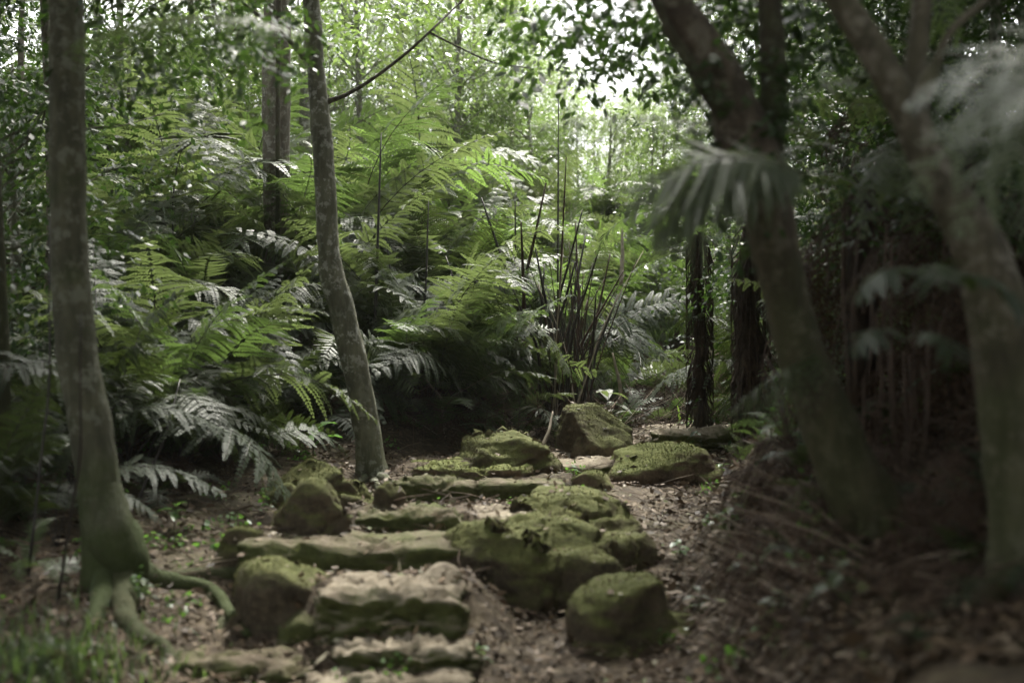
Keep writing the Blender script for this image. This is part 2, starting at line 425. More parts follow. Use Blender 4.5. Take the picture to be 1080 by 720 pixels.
def boulder(x0, x1, yt, yb, mat, label, seed, e=2.6, amp=.10, depth=None, rz=0.0, cuts=5, D=None, sink=.12, name='mossy_rock'):
    cx = (x0 + x1) / 2
    g = hit(cx, yb) if D is None else at(cx, yb, D)
    wid = (x1 - x0) / F * g.y
    dep = depth or wid * .8
    Dc = g.y + dep * .42
    zt = -(yt - 360) / F * Dc; zb = g.z - sink
    c = Vector(((cx - 540) / F * (g.y + dep * .2), g.y + dep * .45, (zt + zb) / 2))
    MOUND.append((c.x, c.y - dep * .1, wid * .85, dep * .9, min(.03, .12 * (zt - zb))))
    rr = random.Random(seed * 13); w, d, h = wid / 2, dep / 2, (zt - zb) / 2
    L = [((rr.uniform(-.12, .12) * w, 0, 0), (w * .86, d * .95, h), e, cuts + 3, rr.uniform(-.12, .12))]
    for k in range(4):
        s = rr.uniform(.40, .66); th = rr.uniform(3.3, 6.1) if k < 3 else rr.uniform(0, 3)
        L.append(((math.cos(th) * w * (1 - s) * 1.08, math.sin(th) * d * (1 - s) * 1.1, -h * rr.uniform(.15, .6)), (w * s, d * s, h * rr.uniform(.45, .72)), 3.2, cuts + 2, rr.uniform(-.3, .3)))
    me = lump_mesh(L, seed, min(.045, amp * .35 * min(1, wid + .25)), max(.012, wid / 42), rz)
    co = np.empty(len(me.vertices) * 3, np.float32); me.vertices.foreach_get('co', co); co = co.reshape(-1, 3)
    lo, hi = co.min(0), co.max(0); tgt = np.array([wid, dep, zt - zb]) * 1.10
    if rz == 0 or True: co = (co - (lo + hi) / 2) * (tgt / (hi - lo))
    me.vertices.foreach_set('co', co.ravel().astype(np.float32)); me.update()
    return finish_rock(me, M[mat], c, name, label)
def great_boulder(label):
    org = at(590, 655, 6.6)
    def lp(x0, x1, yt, yb, D, dep, e, cuts, tilt=0.0):
        cx = (x0 + x1) / 2; p = at(cx, (yt + yb) / 2, D) - org; s = D / F / 2
        return ((p.x, p.y, p.z), ((x1 - x0) * s * 1.16, dep / 2 * 1.15, (yb - yt) * s * 1.12), e, cuts, tilt)
    L = [lp(474, 590, 546, 680, 6.75, .60, 2.8, 3, -.05), lp(500, 640, 540, 650, 7.1, .8, 2.8, 5, .05), lp(528, 664, 584, 690, 6.75, .55, 2.8, 8, .15), lp(545, 655, 552, 640, 7.2, .8, 3, 6, .1), lp(506, 575, 600, 690, 6.75, .4, 2.6, 6),
         lp(536, 668, 524, 600, 7.75, .75, 3.2, 6, .05), lp(596, 702, 569, 640, 7.25, .55, 4.2, 6, .0), lp(560, 640, 516, 580, 8.1, .6, 3, 5)]
    me = lump_mesh(L, 25, .045, .020, chip=(.68, .9))
    finish_rock(me, M['boulder'], org, 'mossy_rock', label)
slab(325, 500, 709, 720, 740, 'step', 'worn tan stone step at the very foot of the path', 1)
slab(352, 500, 667, 681, 712, 'step', 'pale tan stone step with mossy front, second from the foot of the path', 2, e=4.0, amp=.06)
slab(338, 488, 603, 621, 668, 'step', 'broad tan stone step with a mossy front, wedged against a mossy round rock', 3, e=5.0, amp=.05, tilt=.02)
boulder(236, 348, 592, 672, 'boulder', 'rounded mossy rock abutting the broad tan step', 4, e=3.0, amp=.08, cuts=3)
boulder(280, 347, 643, 682, 'step_dark', 'small buff stone tucked under the rounded mossy rock', 5, e=3.0, amp=.10, cuts=4, sink=.06)
boulder(430, 485, 596, 618, 'step', 'small smooth bare tan stone lying on the tread of the broad tan step', 6, e=2.6, amp=.05, cuts=1, sink=.08)
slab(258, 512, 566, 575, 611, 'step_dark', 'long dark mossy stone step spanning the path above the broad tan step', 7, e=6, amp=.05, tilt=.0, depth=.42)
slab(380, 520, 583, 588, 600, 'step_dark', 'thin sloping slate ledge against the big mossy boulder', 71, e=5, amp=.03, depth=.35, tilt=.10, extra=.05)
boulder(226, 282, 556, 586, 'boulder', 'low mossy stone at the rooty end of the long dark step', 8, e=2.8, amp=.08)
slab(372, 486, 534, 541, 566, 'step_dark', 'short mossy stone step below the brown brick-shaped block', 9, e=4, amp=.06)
slab(480, 560, 536, 545, 560, 'step', 'flat bare tan paving stone beside the short mossy step', 10, e=4, amp=.04, depth=.5, extra=.06)
boulder(270, 400, 484, 550, 'boulder', 'large brownish mossy boulder at the foot of the curved trunk', 11, e=2.5, amp=.11, cuts=5, rz=.3)
boulder(284, 370, 506, 568, 'boulder', 'dark pointed mossy boulder leaning on the large brownish boulder', 12, e=2.5, amp=.12, cuts=5, rz=-.4)
boulder(392, 432, 510, 543, 'boulder', 'small dark mossy stone between the large boulder and the steps', 13, e=2.8, amp=.1)
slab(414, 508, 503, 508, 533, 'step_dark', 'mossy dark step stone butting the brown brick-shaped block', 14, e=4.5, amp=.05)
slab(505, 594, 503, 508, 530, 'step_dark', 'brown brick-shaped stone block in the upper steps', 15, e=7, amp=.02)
slab(436, 564, 483, 491, 508, 'boulder_green', 'flat bright mossy slab above the brown brick-shaped block', 16, e=3.6, amp=.07)
boulder(596, 648, 497, 520, 'boulder_green', 'little rounded bright mossy stone below the long pale slab', 17, e=2.6, amp=.05, cuts=1)
slab(564, 704, 480, 487, 506, 'step', 'long pale tan slab crossing the top of the steps', 18, e=5, amp=.05, depth=.75, rz=.12)
boulder(638, 762, 468, 514, 'boulder_green', 'long hummock of thick bright moss beside the long pale slab', 19, e=2.8, amp=.09, depth=.55, cuts=2)
slab(690, 810, 447, 453, 476, 'step', 'mossy-fronted pale slab, last step where the path bends away', 20, e=5, amp=.06)
boulder(590, 668, 428, 486, 'boulder', 'dark brown overhanging rock draped in moss and ferns', 21, e=3.0, amp=.08, depth=.9, cuts=4)
boulder(486, 590, 452, 496, 'boulder', 'dim mossy rock half buried under fern litter behind the top steps', 22, e=2.4, amp=.12, depth=.9, cuts=3)
boulder(744, 784, 402, 432, 'boulder_green', 'mossy lump of rock up the path beyond the last slab', 23, e=2.6, amp=.07, cuts=2)
boulder(762, 800, 386, 404, 'boulder_green', 'farther mossy stone on the bank under the shaggy trunk', 24, e=2.6, amp=.06, cuts=2)
# the great boulder between steps and leafy bank: three masses
great_boulder('great humped mossy boulder with brown face, filling the middle of the path beside the steps')
boulder(602, 742, 612, 706, 'boulder', 'square dark mossy boulder low on the leafy side of the path', 28, e=3.8, amp=.08, depth=.55, cuts=3, rz=.25, D=5.85)
slab(120, 345, 694, 704, 720, 'step_dark', 'sunken brown ledge of rock below the tree roots', 30, e=3.5, amp=.07, depth=.4)
boulder(20, 100, 690, 730, 'boulder', 'dim mossy rock in the grass below the root-flared tree', 31, e=2.6, amp=.08)

build_ground()
# ------------------------------------------------------------------ leaves
def cloud(clumps, llen, rng, per=90, flat=.55, ratio=.24, droop=.5, outward=1.0):
    Cs, Ds, Ns = [], [], []
    for (c, r) in clumps:
        n = max(6, int(per * rng.uniform(.6, 1.3)))
        # sprays: leaves lie along a few thin shoots inside the clump
        ns = max(3, n // 12)
        for _ in range(ns):
            o = rng.normal(size=3) * r * .38; o[2] *= flat
            d = rng.normal(size=3); d[2] = d[2] * .4 - .15; d /= np.linalg.norm(d)
            t = rng.uniform(0, 1, 12) * r * .75
            side = np.cross(d, [0, 0, 1.0]); side /= max(1e-6, np.linalg.norm(side))
            sg = np.where(np.arange(12) % 2 == 0, 1., -1.)
            P = np.array(c) + o + d * t[:, None] + rng.normal(size=(12, 3)) * .03
            P[:, 2] -= (t / r) ** 2 * r * .25
            dd = d * .7 + side * sg[:, None] * .8 + rng.normal(size=(12, 3)) * .35; dd[:, 2] -= droop * rng.uniform(.2, 1, 12)
            Cs.append(P); Ds.append(dd)
            nn = np.array([0, 0, 1.0]) + rng.normal(size=(12, 3)) * .45; Ns.append(nn)
    C = np.concatenate(Cs); D = np.concatenate(Ds); Nn = np.concatenate(Ns)
    L = llen * rng.uniform(.65, 1.3, len(C))
    return leaf_quads(C, D, Nn, L, L * ratio)

# ------------------------------------------------------------------ fern fronds
def frond_mesh(L=1.6, stipe=.32, e0=78, e1=-35, npin=22, pmax=.40, pinnules=15, plen=.060, pw=.022, taper='tri', sag=.25, mats=('fern', 'stipe'), seed=0, thick=.006, curl=0.0, simple_w=.03, jit=.09):
    rr = random.Random(seed)
    V, Fc, MI = [], [], []
    K = 40; P = [Vector((0, 0, 0))]; Dr = []
    for i in range(K):
        t = i / (K - 1)
        e = R(lerp(e0, e1, ss(t) * .55 + t * .45))
        az = curl * t * t
        d = Vector((math.cos(e) * math.cos(az), math.cos(e) * math.sin(az), math.sin(e)))
        Dr.append(d); P.append(P[-1] + d * (L / K))
    def pos(t):
        x = min(.9999, max(0, t)) * K; i = int(x); return P[i].lerp(P[i + 1], x - i), Dr[min(K - 1, i)]
    tv, tf = tube([pos(t)[0] for t in np.linspace(0, .99, 14)], [thick * (1 - .85 * t) for t in np.linspace(0, 1, 14)], 4)
    V += tv; Fc += tf; MI += [1] * len(tf)
    def quad(a, b, c, d):
        o = len(V); V.extend((a, b, c, d)); Fc.append((o, o + 1, o + 2, o + 3)); MI.append(0)
    for i in range(npin):
        u = (i + .5) / npin; t = stipe + (1 - stipe) * u
        p, d = pos(t)
        sd = Vector((-d.y, d.x, 0))
        if sd.length < .01: sd = Vector((0, 1, 0))
        sd.normalize(); nrm = d.cross(sd) * 1.0
        if nrm.z < 0: nrm = -nrm
        if taper == 'tri': w = min(1, .55 + u * 3.0) * (1 - u) ** .75
        else: w = (math.sin(math.pi * min(1, u * .9 + .12)) ** .7)
        w = max(.06, w)
        for sgn in (1, -1):
            if rr.random() < .07: continue
            pl = pmax * w * (rr.uniform(.85, 1.1) if rr.random() > .08 else rr.uniform(.35, .7))
            pd = (sd * sgn + d * (.35 + .35 * u) + nrm * .10 + Vector((rr.uniform(-1, 1), rr.uniform(-1, 1), rr.uniform(-1, 1))) * jit).normalized(); sag_k = rr.uniform(.4, 1.7)
            if pinnules == 0:      # coarse frond: one blade per pinna
                sg = Vector((0, 0, -1)) * sag * sag_k * pl
                wv = d * simple_w * (.5 + .5 * w) * .5
                a = p; m = p + pd * pl * .5 + sg * .35; tip = p + pd * pl + sg
                q1 = p + pd * pl * .12
                o = len(V)
                V.extend((a, q1 + wv, m + wv * .9 - nrm * .004, tip, m - wv * .9 - nrm * .004, q1 - wv))
                Fc.append((o, o + 1, o + 2, o + 3, o + 4, o + 5)); MI.append(0)
                continue
            nn = max(3, int(pinnules * (pl / pmax) ** .8))
            pn = (nrm - pd * nrm.dot(pd)).normalized()
            lat = pn.cross(pd).normalized()
            last = p
            for k in range(nn):
                s = (k + .7) / nn
                q = p + pd * pl * s + Vector((0, 0, -1)) * sag * sag_k * pl * s * s
                dd = (q - last); dd = dd.normalized() if dd.length > 1e-6 else pd
                last = q
                ll = plen * (1 - s ** 2.2 * .8) * (.5 + .5 * w) * rr.uniform(.85, 1.1)
                hw = dd * pw * .5
                tw = pn * rr.uniform(-.25, .1)
                for s2 in (1, -1):
                    ld = (lat * s2 + dd * .35 + tw).normalized()
                    m = q + ld * ll * .45
                    quad(q, m + hw, q + ld * ll, m - hw)
            # midrib of the pinna
            o = len(V); wv = d * .0022
            endp = p + pd * pl + Vector((0, 0, -1)) * sag * sag_k * pl
            mid = p + pd * pl * .5 + Vector((0, 0, -1)) * sag * sag_k * pl * .25
            V.extend((p + wv, p - wv, mid - wv * .8, endp, mid + wv * .8)); Fc.append((o, o + 1, o + 2, o + 3, o + 4)); MI.append(2)
    me = bpy.data.meshes.new('frond')
    me.from_pydata([tuple(v) for v in V], [], Fc); me.update()
    for k in (mats[0], mats[1], 'stipe_green' if mats[1] != 'stalk_brown' else 'stalk_brown'): me.materials.append(M[k])
    me.polygons.foreach_set("material_index", MI)
    return me
FR = {}
def frond_set(tone):
    if tone in FR: return FR[tone]
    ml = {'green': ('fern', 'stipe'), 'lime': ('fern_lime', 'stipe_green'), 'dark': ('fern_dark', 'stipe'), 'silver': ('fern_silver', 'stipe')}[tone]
    out = []
    for i, (e0, e1, L, c) in enumerate([(84, -10, 1.75, .15), (80, -30, 1.7, -.25), (74, -50, 1.55, .4), (66, -10, 1.5, -.4), (87, 25, 1.8, .15), (82, 5, 1.6, -.5), (70, -35, 1.75, .55), (88, 40, 1.65, -.1)]):
        out.append(frond_mesh(L=L, e0=e0, e1=e1, curl=c, seed=i * 7 + 3, mats=ml, npin=15 + i % 3, pmax=.44 + .03 * (i % 2), pinnules=23, plen=.056, pw=.024, sag=.25 + .12 * (i % 3), jit=.16 + .05 * (i % 3)))
    FR[tone] = out; return out
def coarse_set(tone):
    k = 'c_' + tone
    if k in FR: return FR[k]
    ml = {'green': ('fern', 'stipe_green'), 'lime': ('fern_lime', 'stipe_green'), 'dark': ('fern_dark', 'stipe'), 'silver': ('fern_silver', 'stipe_green')}[tone]
    FR[k] = [frond_mesh(L=1.0, stipe=.15, e0=a, e1=b, npin=26, pmax=.17, pinnules=0, taper='ell', sag=.15, mats=ml, seed=i + 50, thick=.004, curl=c, simple_w=.03)
             for i, (a, b, c) in enumerate([(75, -20, .2), (62, -50, -.25), (82, 10, .1)])]
    return FR[k]
def dead_set():
    if 'dead' not in FR:
        FR['dead'] = [frond_mesh(L=1.2, e0=a, e1=b, curl=c, npin=14, pmax=.26, pinnules=7, plen=.04, pw=.02, sag=.6, mats=('fern_dead', 'stalk_brown'), seed=80 + i)
                      for i, (a, b, c) in enumerate([(50, -85, .4), (20, -60, -.5), (35, -80, .2)])]
    return FR['dead']

FERNS = []
def fern(loc, size, n, tone, kind='tall', lean=None, dead=0, name='fern', spread=1.0, az0=None, arc=2 * math.pi):
    rr = random.Random(int(loc[0] * 977 + loc[1] * 131) & 0xffff)
    root = empty(name, loc)
    meshes = frond_set(tone) if kind == 'tall' else coarse_set(tone)
    a0 = rr.uniform(0, 6.28) if az0 is None else az0
    for i in range(n):
        o = obj('frond', rr.choice(meshes), root)
        az = a0 + arc * (i + rr.uniform(-.3, .3)) / n
        s = size * rr.uniform(.72, 1.1)
        o.scale = (s, s, s)
        o.rotation_euler = (rr.gauss(0, .38), rr.uniform(-.15, .42) * spread, az)
        if lean: o.rotation_euler.y += lean * math.cos(az)
    for i in range(dead):
        o = obj('dead_frond', rr.choice(dead_set()), root)
        s = size * rr.uniform(.7, 1.0); o.scale = (s, s, s)
        o.rotation_euler = (rr.uniform(-.3, .3), rr.uniform(-.1, .4), rr.uniform(0, 6.28))
    FERNS.append((root, size, tone, kind)); return root
# ------------------------------------------------------------------ near trees
def pxt(pts, D):
    out = [];
    for p in pts:
        d = D if len(p) < 4 else p[3]
        out.append((at(p[0], p[1], d), p[2] / 2 / F * d))
    return out
def tube_pr(pr, seg=18, sub=6, **k):
    return tube([p for p, r in pr], [r for p, r in pr], seg, sub, **k)
def part(name, vf, mat, root):
    return obj(name, mesh(name, [Vector(v) - root.location for v in vf[0]], vf[1], M[mat]), root)
def twiggy(mb, a, b, r, seed, n=5):
    rr = random.Random(seed); a = Vector(a); b = Vector(b); L = (b - a).length
    P = [a.lerp(b, i / n) + Vector((rr.uniform(-1, 1), rr.uniform(-1, 1), rr.uniform(-.3, 1))) * L * .05 * (0 < i < n) for i in range(n + 1)]
    mb.add(tube(P, [r * (1 - .8 * i / n) for i in range(n + 1)], 6, 2))
def crown(root, clumps, mat, llen, seed, per=90, **k):
    rng = np.random.default_rng(seed)
    v, f = cloud(clumps, llen, rng, per, **k)
    v = v - np.array(root.location)
    return obj('crown', mesh('crown', v, f, M[mat], False), root)
def scatter(rng, n, x, y, z, r):
    return [((rng.uniform(*x), rng.uniform(*y), rng.uniform(*z)), rng.uniform(*r)) for _ in range(n)]
rng = np.random.default_rng(5)

# --- tree with flared roots beside the steps
base = hit(122, 618); D = base.y
t1 = empty('tree', base, 'dark mossy-barked tree whose flared roots spread over the path edge', 'tree')
tr = pxt([(122, 650, 78), (118, 615, 64), (112, 575, 52), (106, 530, 46), (100, 480, 45), (90, 420, 44), (80, 360, 42), (74, 290, 40), (72, 200, 38), (71, 100, 37), (70, 0, 36), (68, -150, 34)], D)
tr += [(Vector((-1.9, D + .1, 3.2)), .06), (Vector((-1.8, D + .2, 4.6)), .045), (Vector((-1.7, D + .1, 5.8)), .02)]
part('trunk', tube_pr(tr, 24, 6, rough=.10, freq=7, seed=3, lobes=5, lobe_amp=.28, lobe_z=.4), 'bark_moss', t1)
def root_tube(tree, pts, w, seed, mat='root'):
    P = []; n = len(pts)
    for i, (px, py) in enumerate(pts):
        h = hit(px, py); P.append((h + Vector((0, 0, -.004 if i < n - 1 else -.04)), max(.006, lerp(w[0], w[1], i / (n - 1)) / 2 / F * h.y)))
    part('root', tube_pr(P, 12, 6, rough=.42, freq=11, seed=seed), mat, tree)
def root_from(tree, p0, pts, w, seed, mat='root'):
    P = [(p0, w[0] * .45 / F * p0.y)]; n = len(pts)
    for i, (px, py) in enumerate(pts):
        h = hit(px, py); P.append((h + Vector((0, 0, -.004 if i < n - 1 else -.05)), max(.006, lerp(w[0], w[1], ((i + 1) / n) ** .55) / 2 / F * h.y)))
    part('root', tube_pr(P, 12, 6, rough=.42, freq=11, seed=seed), mat, tree)
fl = [(at(104, 490, D), 17), (at(113, 545, D - .02), 27), (at(128, 588, D - .02), 27)] + [(hit(x, y) + Vector((0, 0, .02)), r) for x, y, r in ((152, 612, 18), (182, 618, 11), (215, 623, 8), (232, 635, 7), (245, 655, 6), (262, 674, 4))]
part('root', tube_pr([(p, r / F * p.y) for p, r in fl], 16, 6, rough=.25, freq=9, seed=1), 'bark_moss', t1)
root_tube(t1, [(222, 626), (236, 645), (232, 660), (226, 678)], (14, 7), 2)
root_tube(t1, [(166, 612), (200, 606), (240, 604), (285, 602)], (15, 13), 3)
root_from(t1, at(124, 610, D - .05), [(132, 650), (150, 672), (172, 684), (188, 706), (196, 730)], (36, 12), 4)
root_from(t1, at(126, 600, D - .04), [(140, 636), (152, 650), (170, 668)], (22, 7), 5)
root_tube(t1, [(200, 706), (250, 703), (300, 699), (345, 694)], (10, 9), 6)
root_from(t1, at(112, 600, D), [(98, 655), (70, 690), (52, 720)], (30, 8), 7, 'bark_moss')
cl = [((at(rng.uniform(95, 270), rng.uniform(-70, 70), rng.uniform(6.2, 8.5))[:]), .45) for _ in range(12)]
cl += scatter(rng, 60, (-4.2, .2), (2.0, 8.0), (3.3, 5.8), (.5, .9))
crown(t1, cl, 'leaf_c', .062, 21, per=200)
lm = MB()
for i in range(0, len(cl), 3): twiggy(lm, Vector((-1.85, D + .1, 2.4 + 2 * rng.random())), Vector(cl[i][0]), .022, i)
lm.build('branches', M['bark_dark'], t1, base)

# --- slender curved trunk behind the boulders
b2 = hit(393, 500); D = b2.y
t2 = empty('tree', b2, 'slender curved grey trunk spotted with white lichen, rising beside the large boulder', 'tree')
tr = pxt([(394, 512, 38), (393, 498, 32), (388, 460, 29), (381, 420, 28), (372, 375, 28), (360, 325, 28), (350, 290, 26), (345, 240, 23), (343, 190, 22), (338, 130, 22), (334, 80, 19), (330, 20, 18), (324, -60, 17)], D)
tr += [(Vector((-1.45, D, 3.8)), .045), (Vector((-1.4, D + .2, 5.2)), .035), (Vector((-1.2, D + .3, 6.6)), .015)]
part('trunk', tube_pr(tr, 18, 6, rough=.13, freq=8, seed=9, lobes=4, lobe_amp=.55, lobe_z=.28), 'bark_lichen', t2)
for k, pts in enumerate([[(396, 500), (412, 508), (432, 512)], [(390, 502), (376, 510), (362, 514)], [(394, 504), (398, 514), (404, 522)]]):
    root_tube(t2, pts, (13, 4), 60 + k, 'bark_lichen')
bb = tube_pr(pxt([(345, 107, 7), (365, 100, 4.5), (395, 82, 3.8), (430, 55, 3.2), (455, 32, 2.8), (480, 8, 2, D + .3), (520, -30, 2, D + .6)], D), 8, 4, rough=.15)
part('branch', bb, 'bark_dark', t2)
part('branch', tube_pr(pxt([(322, 62, 8), (312, 50, 6), (290, 28, 5), (262, 8, 4), (235, -20, 3, D - .4)], D), 8, 4, rough=.15), 'bark_lichen', t2)
part('branch', tube_pr(pxt([(452, 34, 2.6), (480, 48, 2), (520, 66, 1.6), (560, 72, 1.5, D + .4)], D), 6, 4), 'bark_dark', t2)
cl = [((at(rng.uniform(330, 545), rng.uniform(-90, 40), rng.uniform(9.2, 12))[:]), .4) for _ in range(14)]
cl += [((at(rng.uniform(400, 575), rng.uniform(-80, 60), rng.uniform(11, 15.5))[:]), .5) for _ in range(15)]
cl += scatter(rng, 34, (-3.2, .4), (8, 11.0), (3.6, 6.8), (.5, .9))
crown(t2, cl, 'leaf_a', .075, 22, per=70)

# --- twin trunks further in
b3 = hit(292, 425); b3 = at(292, 425, 12.2); b3.z = terr(b3.x, b3.y) - .05; D = b3.y
t3 = empty('tree', b3, 'pair of pale upright stems with a dark vine between them, rising out of tall ferns', 'tree')
def stem(xs, w, dd): return tube_pr([(b3 + Vector(((xs[0] - 292) / F * D, dd, -.05)), w * 1.2 / 2 / F * D)] + pxt([(x, y, w, D + dd) for x, y in zip(xs, (400, 300, 200, 100, 0, -120))], D) + [(at(xs[-1], -520, D + dd), .03)], 14, 5, rough=.12, freq=7, seed=xs[0])
part('trunk', stem((288, 287, 286, 285, 287, 290), 17, 0), 'bark_pale', t3)
part('trunk', stem((298, 299, 299, 300, 301, 303), 13, .16), 'bark_pale', t3)
part('vine', stem((292, 292, 293, 293, 294, 295), 5, -.1), 'bark_dark', t3)
cl = [((at(rng.uniform(190, 400), rng.uniform(-160, 30), rng.uniform(11.5, 14))[:]), .5) for _ in range(16)]
cl += scatter(rng, 20, (-4.5, -1.2), (11, 14), (4.3, 7), (.5, .9))
crown(t3, cl, 'leaf_b', .08, 23, per=60)

# --- leaning dark tree on the bank
b4 = hit(936, 575); D = b4.y
t4 = empty('tree', b4, 'dark tree on the bank with a thick bowed trunk leaning toward the path', 'tree')
tr = pxt([(948, 605, 84), (930, 562, 74), (906, 518, 70), (880, 465, 60), (858, 410, 52), (838, 350, 50), (824, 295, 48), (812, 240, 52), (796, 180, 64), (772, 110, 52), (740, 50, 46), (708, 0, 40), (665, -90, 32)], D)
tr += [(Vector((.4, D, 2.5)), .05), (Vector((.3, D, 4.0)), .02)]
part('trunk', tube_pr(tr, 22, 6, rough=.16, freq=6, seed=14), 'bark_brown', t4)
part('limb', tube_pr(pxt([(800, 200, 44), (812, 150, 34), (816, 90, 28), (812, 20, 26), (806, -80, 22), (800, -300, 10)], D + .03), 14, 5, rough=.15, freq=7, seed=4), 'bark_dark', t4)
part('limb', tube_pr(pxt([(770, 120, 26), (742, 90, 18), (724, 60, 14), (700, 20, 11), (690, -60, 8)], D - .05), 10, 5, rough=.15, freq=7, seed=5), 'bark_dark', t4)
for i, (pts, w) in enumerate([([(950, 590), (965, 610), (985, 640)], (24, 6)), ([(925, 590), (905, 600), (880, 612)], (20, 5)), ([(870, 560), (862, 585), (858, 610)], (8, 4)), ([(930, 575), (960, 590), (1000, 600), (1030, 625)], (22, 6)), ([(915, 570), (890, 575), (866, 590), (850, 612)], (22, 5))]):
    root_tube(t4, pts, w, 30 + i, 'root')
for k, (pts, w) in enumerate([([(900, 560), (862, 545), (835, 552), (806, 575), (790, 606)], (18, 5)), ([(905, 575), (878, 600), (850, 640), (842, 668)], (16, 4)), ([(885, 530), (850, 518), (822, 505), (800, 500)], (14, 4)), ([(860, 548), (842, 575), (836, 600)], (9, 3)), ([(950, 600), (940, 630), (905, 655), (880, 690)], (15, 4))]):
    root_tube(t4, pts, w, 90 + k, 'root')
part('aerial_root', tube_pr(pxt([(905, 520, 9), (908, 545, 7), (908, 575, 6), (906, 600, 4)], D - .1), 6, 3, rough=.2), 'root', t4)
part('aerial_root', tube_pr(pxt([(935, 545, 22), (936, 560, 15), (934, 585, 8), (932, 598, 3)], D - .12), 8, 3, rough=.2), 'root', t4)
cl = [((at(rng.uniform(640, 870), rng.uniform(-60, 90), rng.uniform(5.0, 7.2))[:]), .30) for _ in range(20)]
cl += [((at(rng.uniform(575, 720), rng.uniform(-40, 110), rng.uniform(6.0, 8.5))[:]), .34) for _ in range(16)]
cl += scatter(rng, 36, (.9, 4.2), (4.0, 8.0), (2.4, 4.8), (.4, .8))
crown(t4, cl, 'leaf_c', .07, 24, per=100)
# leafy growth clothing the trunk fork
vl = [((at(rng.normal(770, 28), rng.uniform(60, 250), D + rng.uniform(-.15, .2))[:]), .13) for _ in range(34)]
v, f = cloud(vl, .05, np.random.default_rng(77), 40)
obj('clinging_leaves', mesh('clinging_leaves', v - np.array(b4), f, M['leaf_c'], False), t4)

# --- forked tree nearest the camera
b5 = ground(1092, 4.3); D = b5.y
t5 = empty('tree', b5, 'forked smooth-barked tree, closest to the camera, partly hidden by a pale drooping fern', 'tree')
tr = [(b5 + Vector((0, 0, -.1)), .16)] + pxt([(1085, 560, 84), (1072, 480, 74), (1062, 400, 68), (1050, 320, 64), (1032, 260, 56), (1006, 215, 44), (980, 172, 40), (952, 110, 36), (918, 48, 34), (886, 0, 30), (830, -90, 26)], D) + [(Vector((.7, D, 2.4)), .03), (Vector((.6, D, 3.4)), .012)]
part('trunk', tube_pr(tr, 22, 6, rough=.13, freq=7, seed=40), 'bark_fork', t5)
part('limb', tube_pr(pxt([(985, 190, 34), (970, 140, 26), (964, 90, 24), (970, 30, 23), (978, -60, 20), (990, -220, 9)], D + .05), 14, 5, rough=.14, seed=6), 'bark_fork', t5)
part('limb', tube_pr(pxt([(968, 112, 20), (980, 84, 20), (988, 66, 12), (998, 40, 10), (1016, 20, 9), (1044, -4, 8), (1090, -60, 5)], D - .06), 10, 5, rough=.18, freq=12, seed=7), 'bark_fork', t5)
part('limb', tube_pr(pxt([(1040, 300, 40), (1080, 400, 50), (1110, 500, 54), (1120, 600, 60)], D + .12), 12, 5, rough=.2, seed=8), 'bark_fork', t5)
cl = scatter(rng, 34, (.5, 4.0), (3.9, 6.6), (2.4, 4.6), (.4, .8))
crown(t5, cl, 'leaf_c', .085, 25, per=110)

# --- thin trunks at the dim edge of the wood
def thin_tree(px, D, w, lean, label, mat='bark_dark', cl_n=12, leaf='leaf_a', zc=(3.0, 6.0)):
    b = ground(px, D); t = empty('tree', b, label, 'tree')
    r = w / 2 / F * D
    top = Vector((b.x + lean, b.y + .2, 6.5))
    P = [(b + Vector((0, 0, -.1)), r * 1.25)] + [(b.lerp(top, k) + Vector((.05 * math.sin(k * 9 + px), 0, 0)), r * (1 - .7 * k)) for k in (.15, .3, .45, .6, .8, 1)]
    part('trunk', tube_pr(P, 12, 5, rough=.12, seed=px), mat, t)
    g = np.random.default_rng(px); c = []
    for _ in range(cl_n):
        z = g.uniform(*zc); k = (z - b.z) / (6.5 - b.z); q = b.lerp(top, k)
        c.append(((q.x + g.normal() * .7, q.y + g.normal() * .7, z), .5))
    crown(t, c, leaf, .08, px, per=80)
    return t
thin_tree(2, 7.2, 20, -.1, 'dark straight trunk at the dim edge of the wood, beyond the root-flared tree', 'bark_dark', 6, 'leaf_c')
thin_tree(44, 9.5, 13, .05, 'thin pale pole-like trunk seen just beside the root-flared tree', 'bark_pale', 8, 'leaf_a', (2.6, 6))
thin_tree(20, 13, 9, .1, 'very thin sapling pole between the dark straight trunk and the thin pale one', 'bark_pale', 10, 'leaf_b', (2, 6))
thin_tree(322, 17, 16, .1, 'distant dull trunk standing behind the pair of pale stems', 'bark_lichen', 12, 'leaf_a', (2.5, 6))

# ------------------------------------------------------------------ wood behind: small trees and shrubs
def sapling_proto(seed, h, r, nclump, z0, mat, leaf):
    g = np.random.default_rng(seed); clumps = []
    mb = MB()
    trunk = [Vector((.12 * math.sin(k * 3 + seed) * k, .1 * math.cos(k * 2.3 + seed) * k, h * k)) for k in np.linspace(0, 1, 9)]
    mb.add(tube([trunk[0] - Vector((0, 0, .3))] + trunk, [.075] + [.07 * (1 - .85 * k) for k in np.linspace(0, 1, 9)], 9, 3, rough=.12))
    for i in range(nclump):
        k = g.uniform(z0, 1.0); th = g.uniform(0, 6.283)
        prof = math.sin(math.pi * min(1, .15 + .85 * (k - z0) / (1 - z0))) ** .6
        rad = r * prof * g.uniform(.25, 1.05)
        p = Vector((rad * math.cos(th), rad * math.sin(th), h * k + g.normal() * .15))
        clumps.append((p[:], g.uniform(.35, .7)))
        a = trunk[int(max(0, min(8, (k - .12) * 8)))]
        if i % 2 == 0: twiggy(mb, a, p, .016, i + seed)
    v, f = cloud(clumps, leaf, g, 150)
    return (mesh('trunk', mb.v, mb.f, M['bark_lichen']), mesh('crown', v, f, M[mat], False))
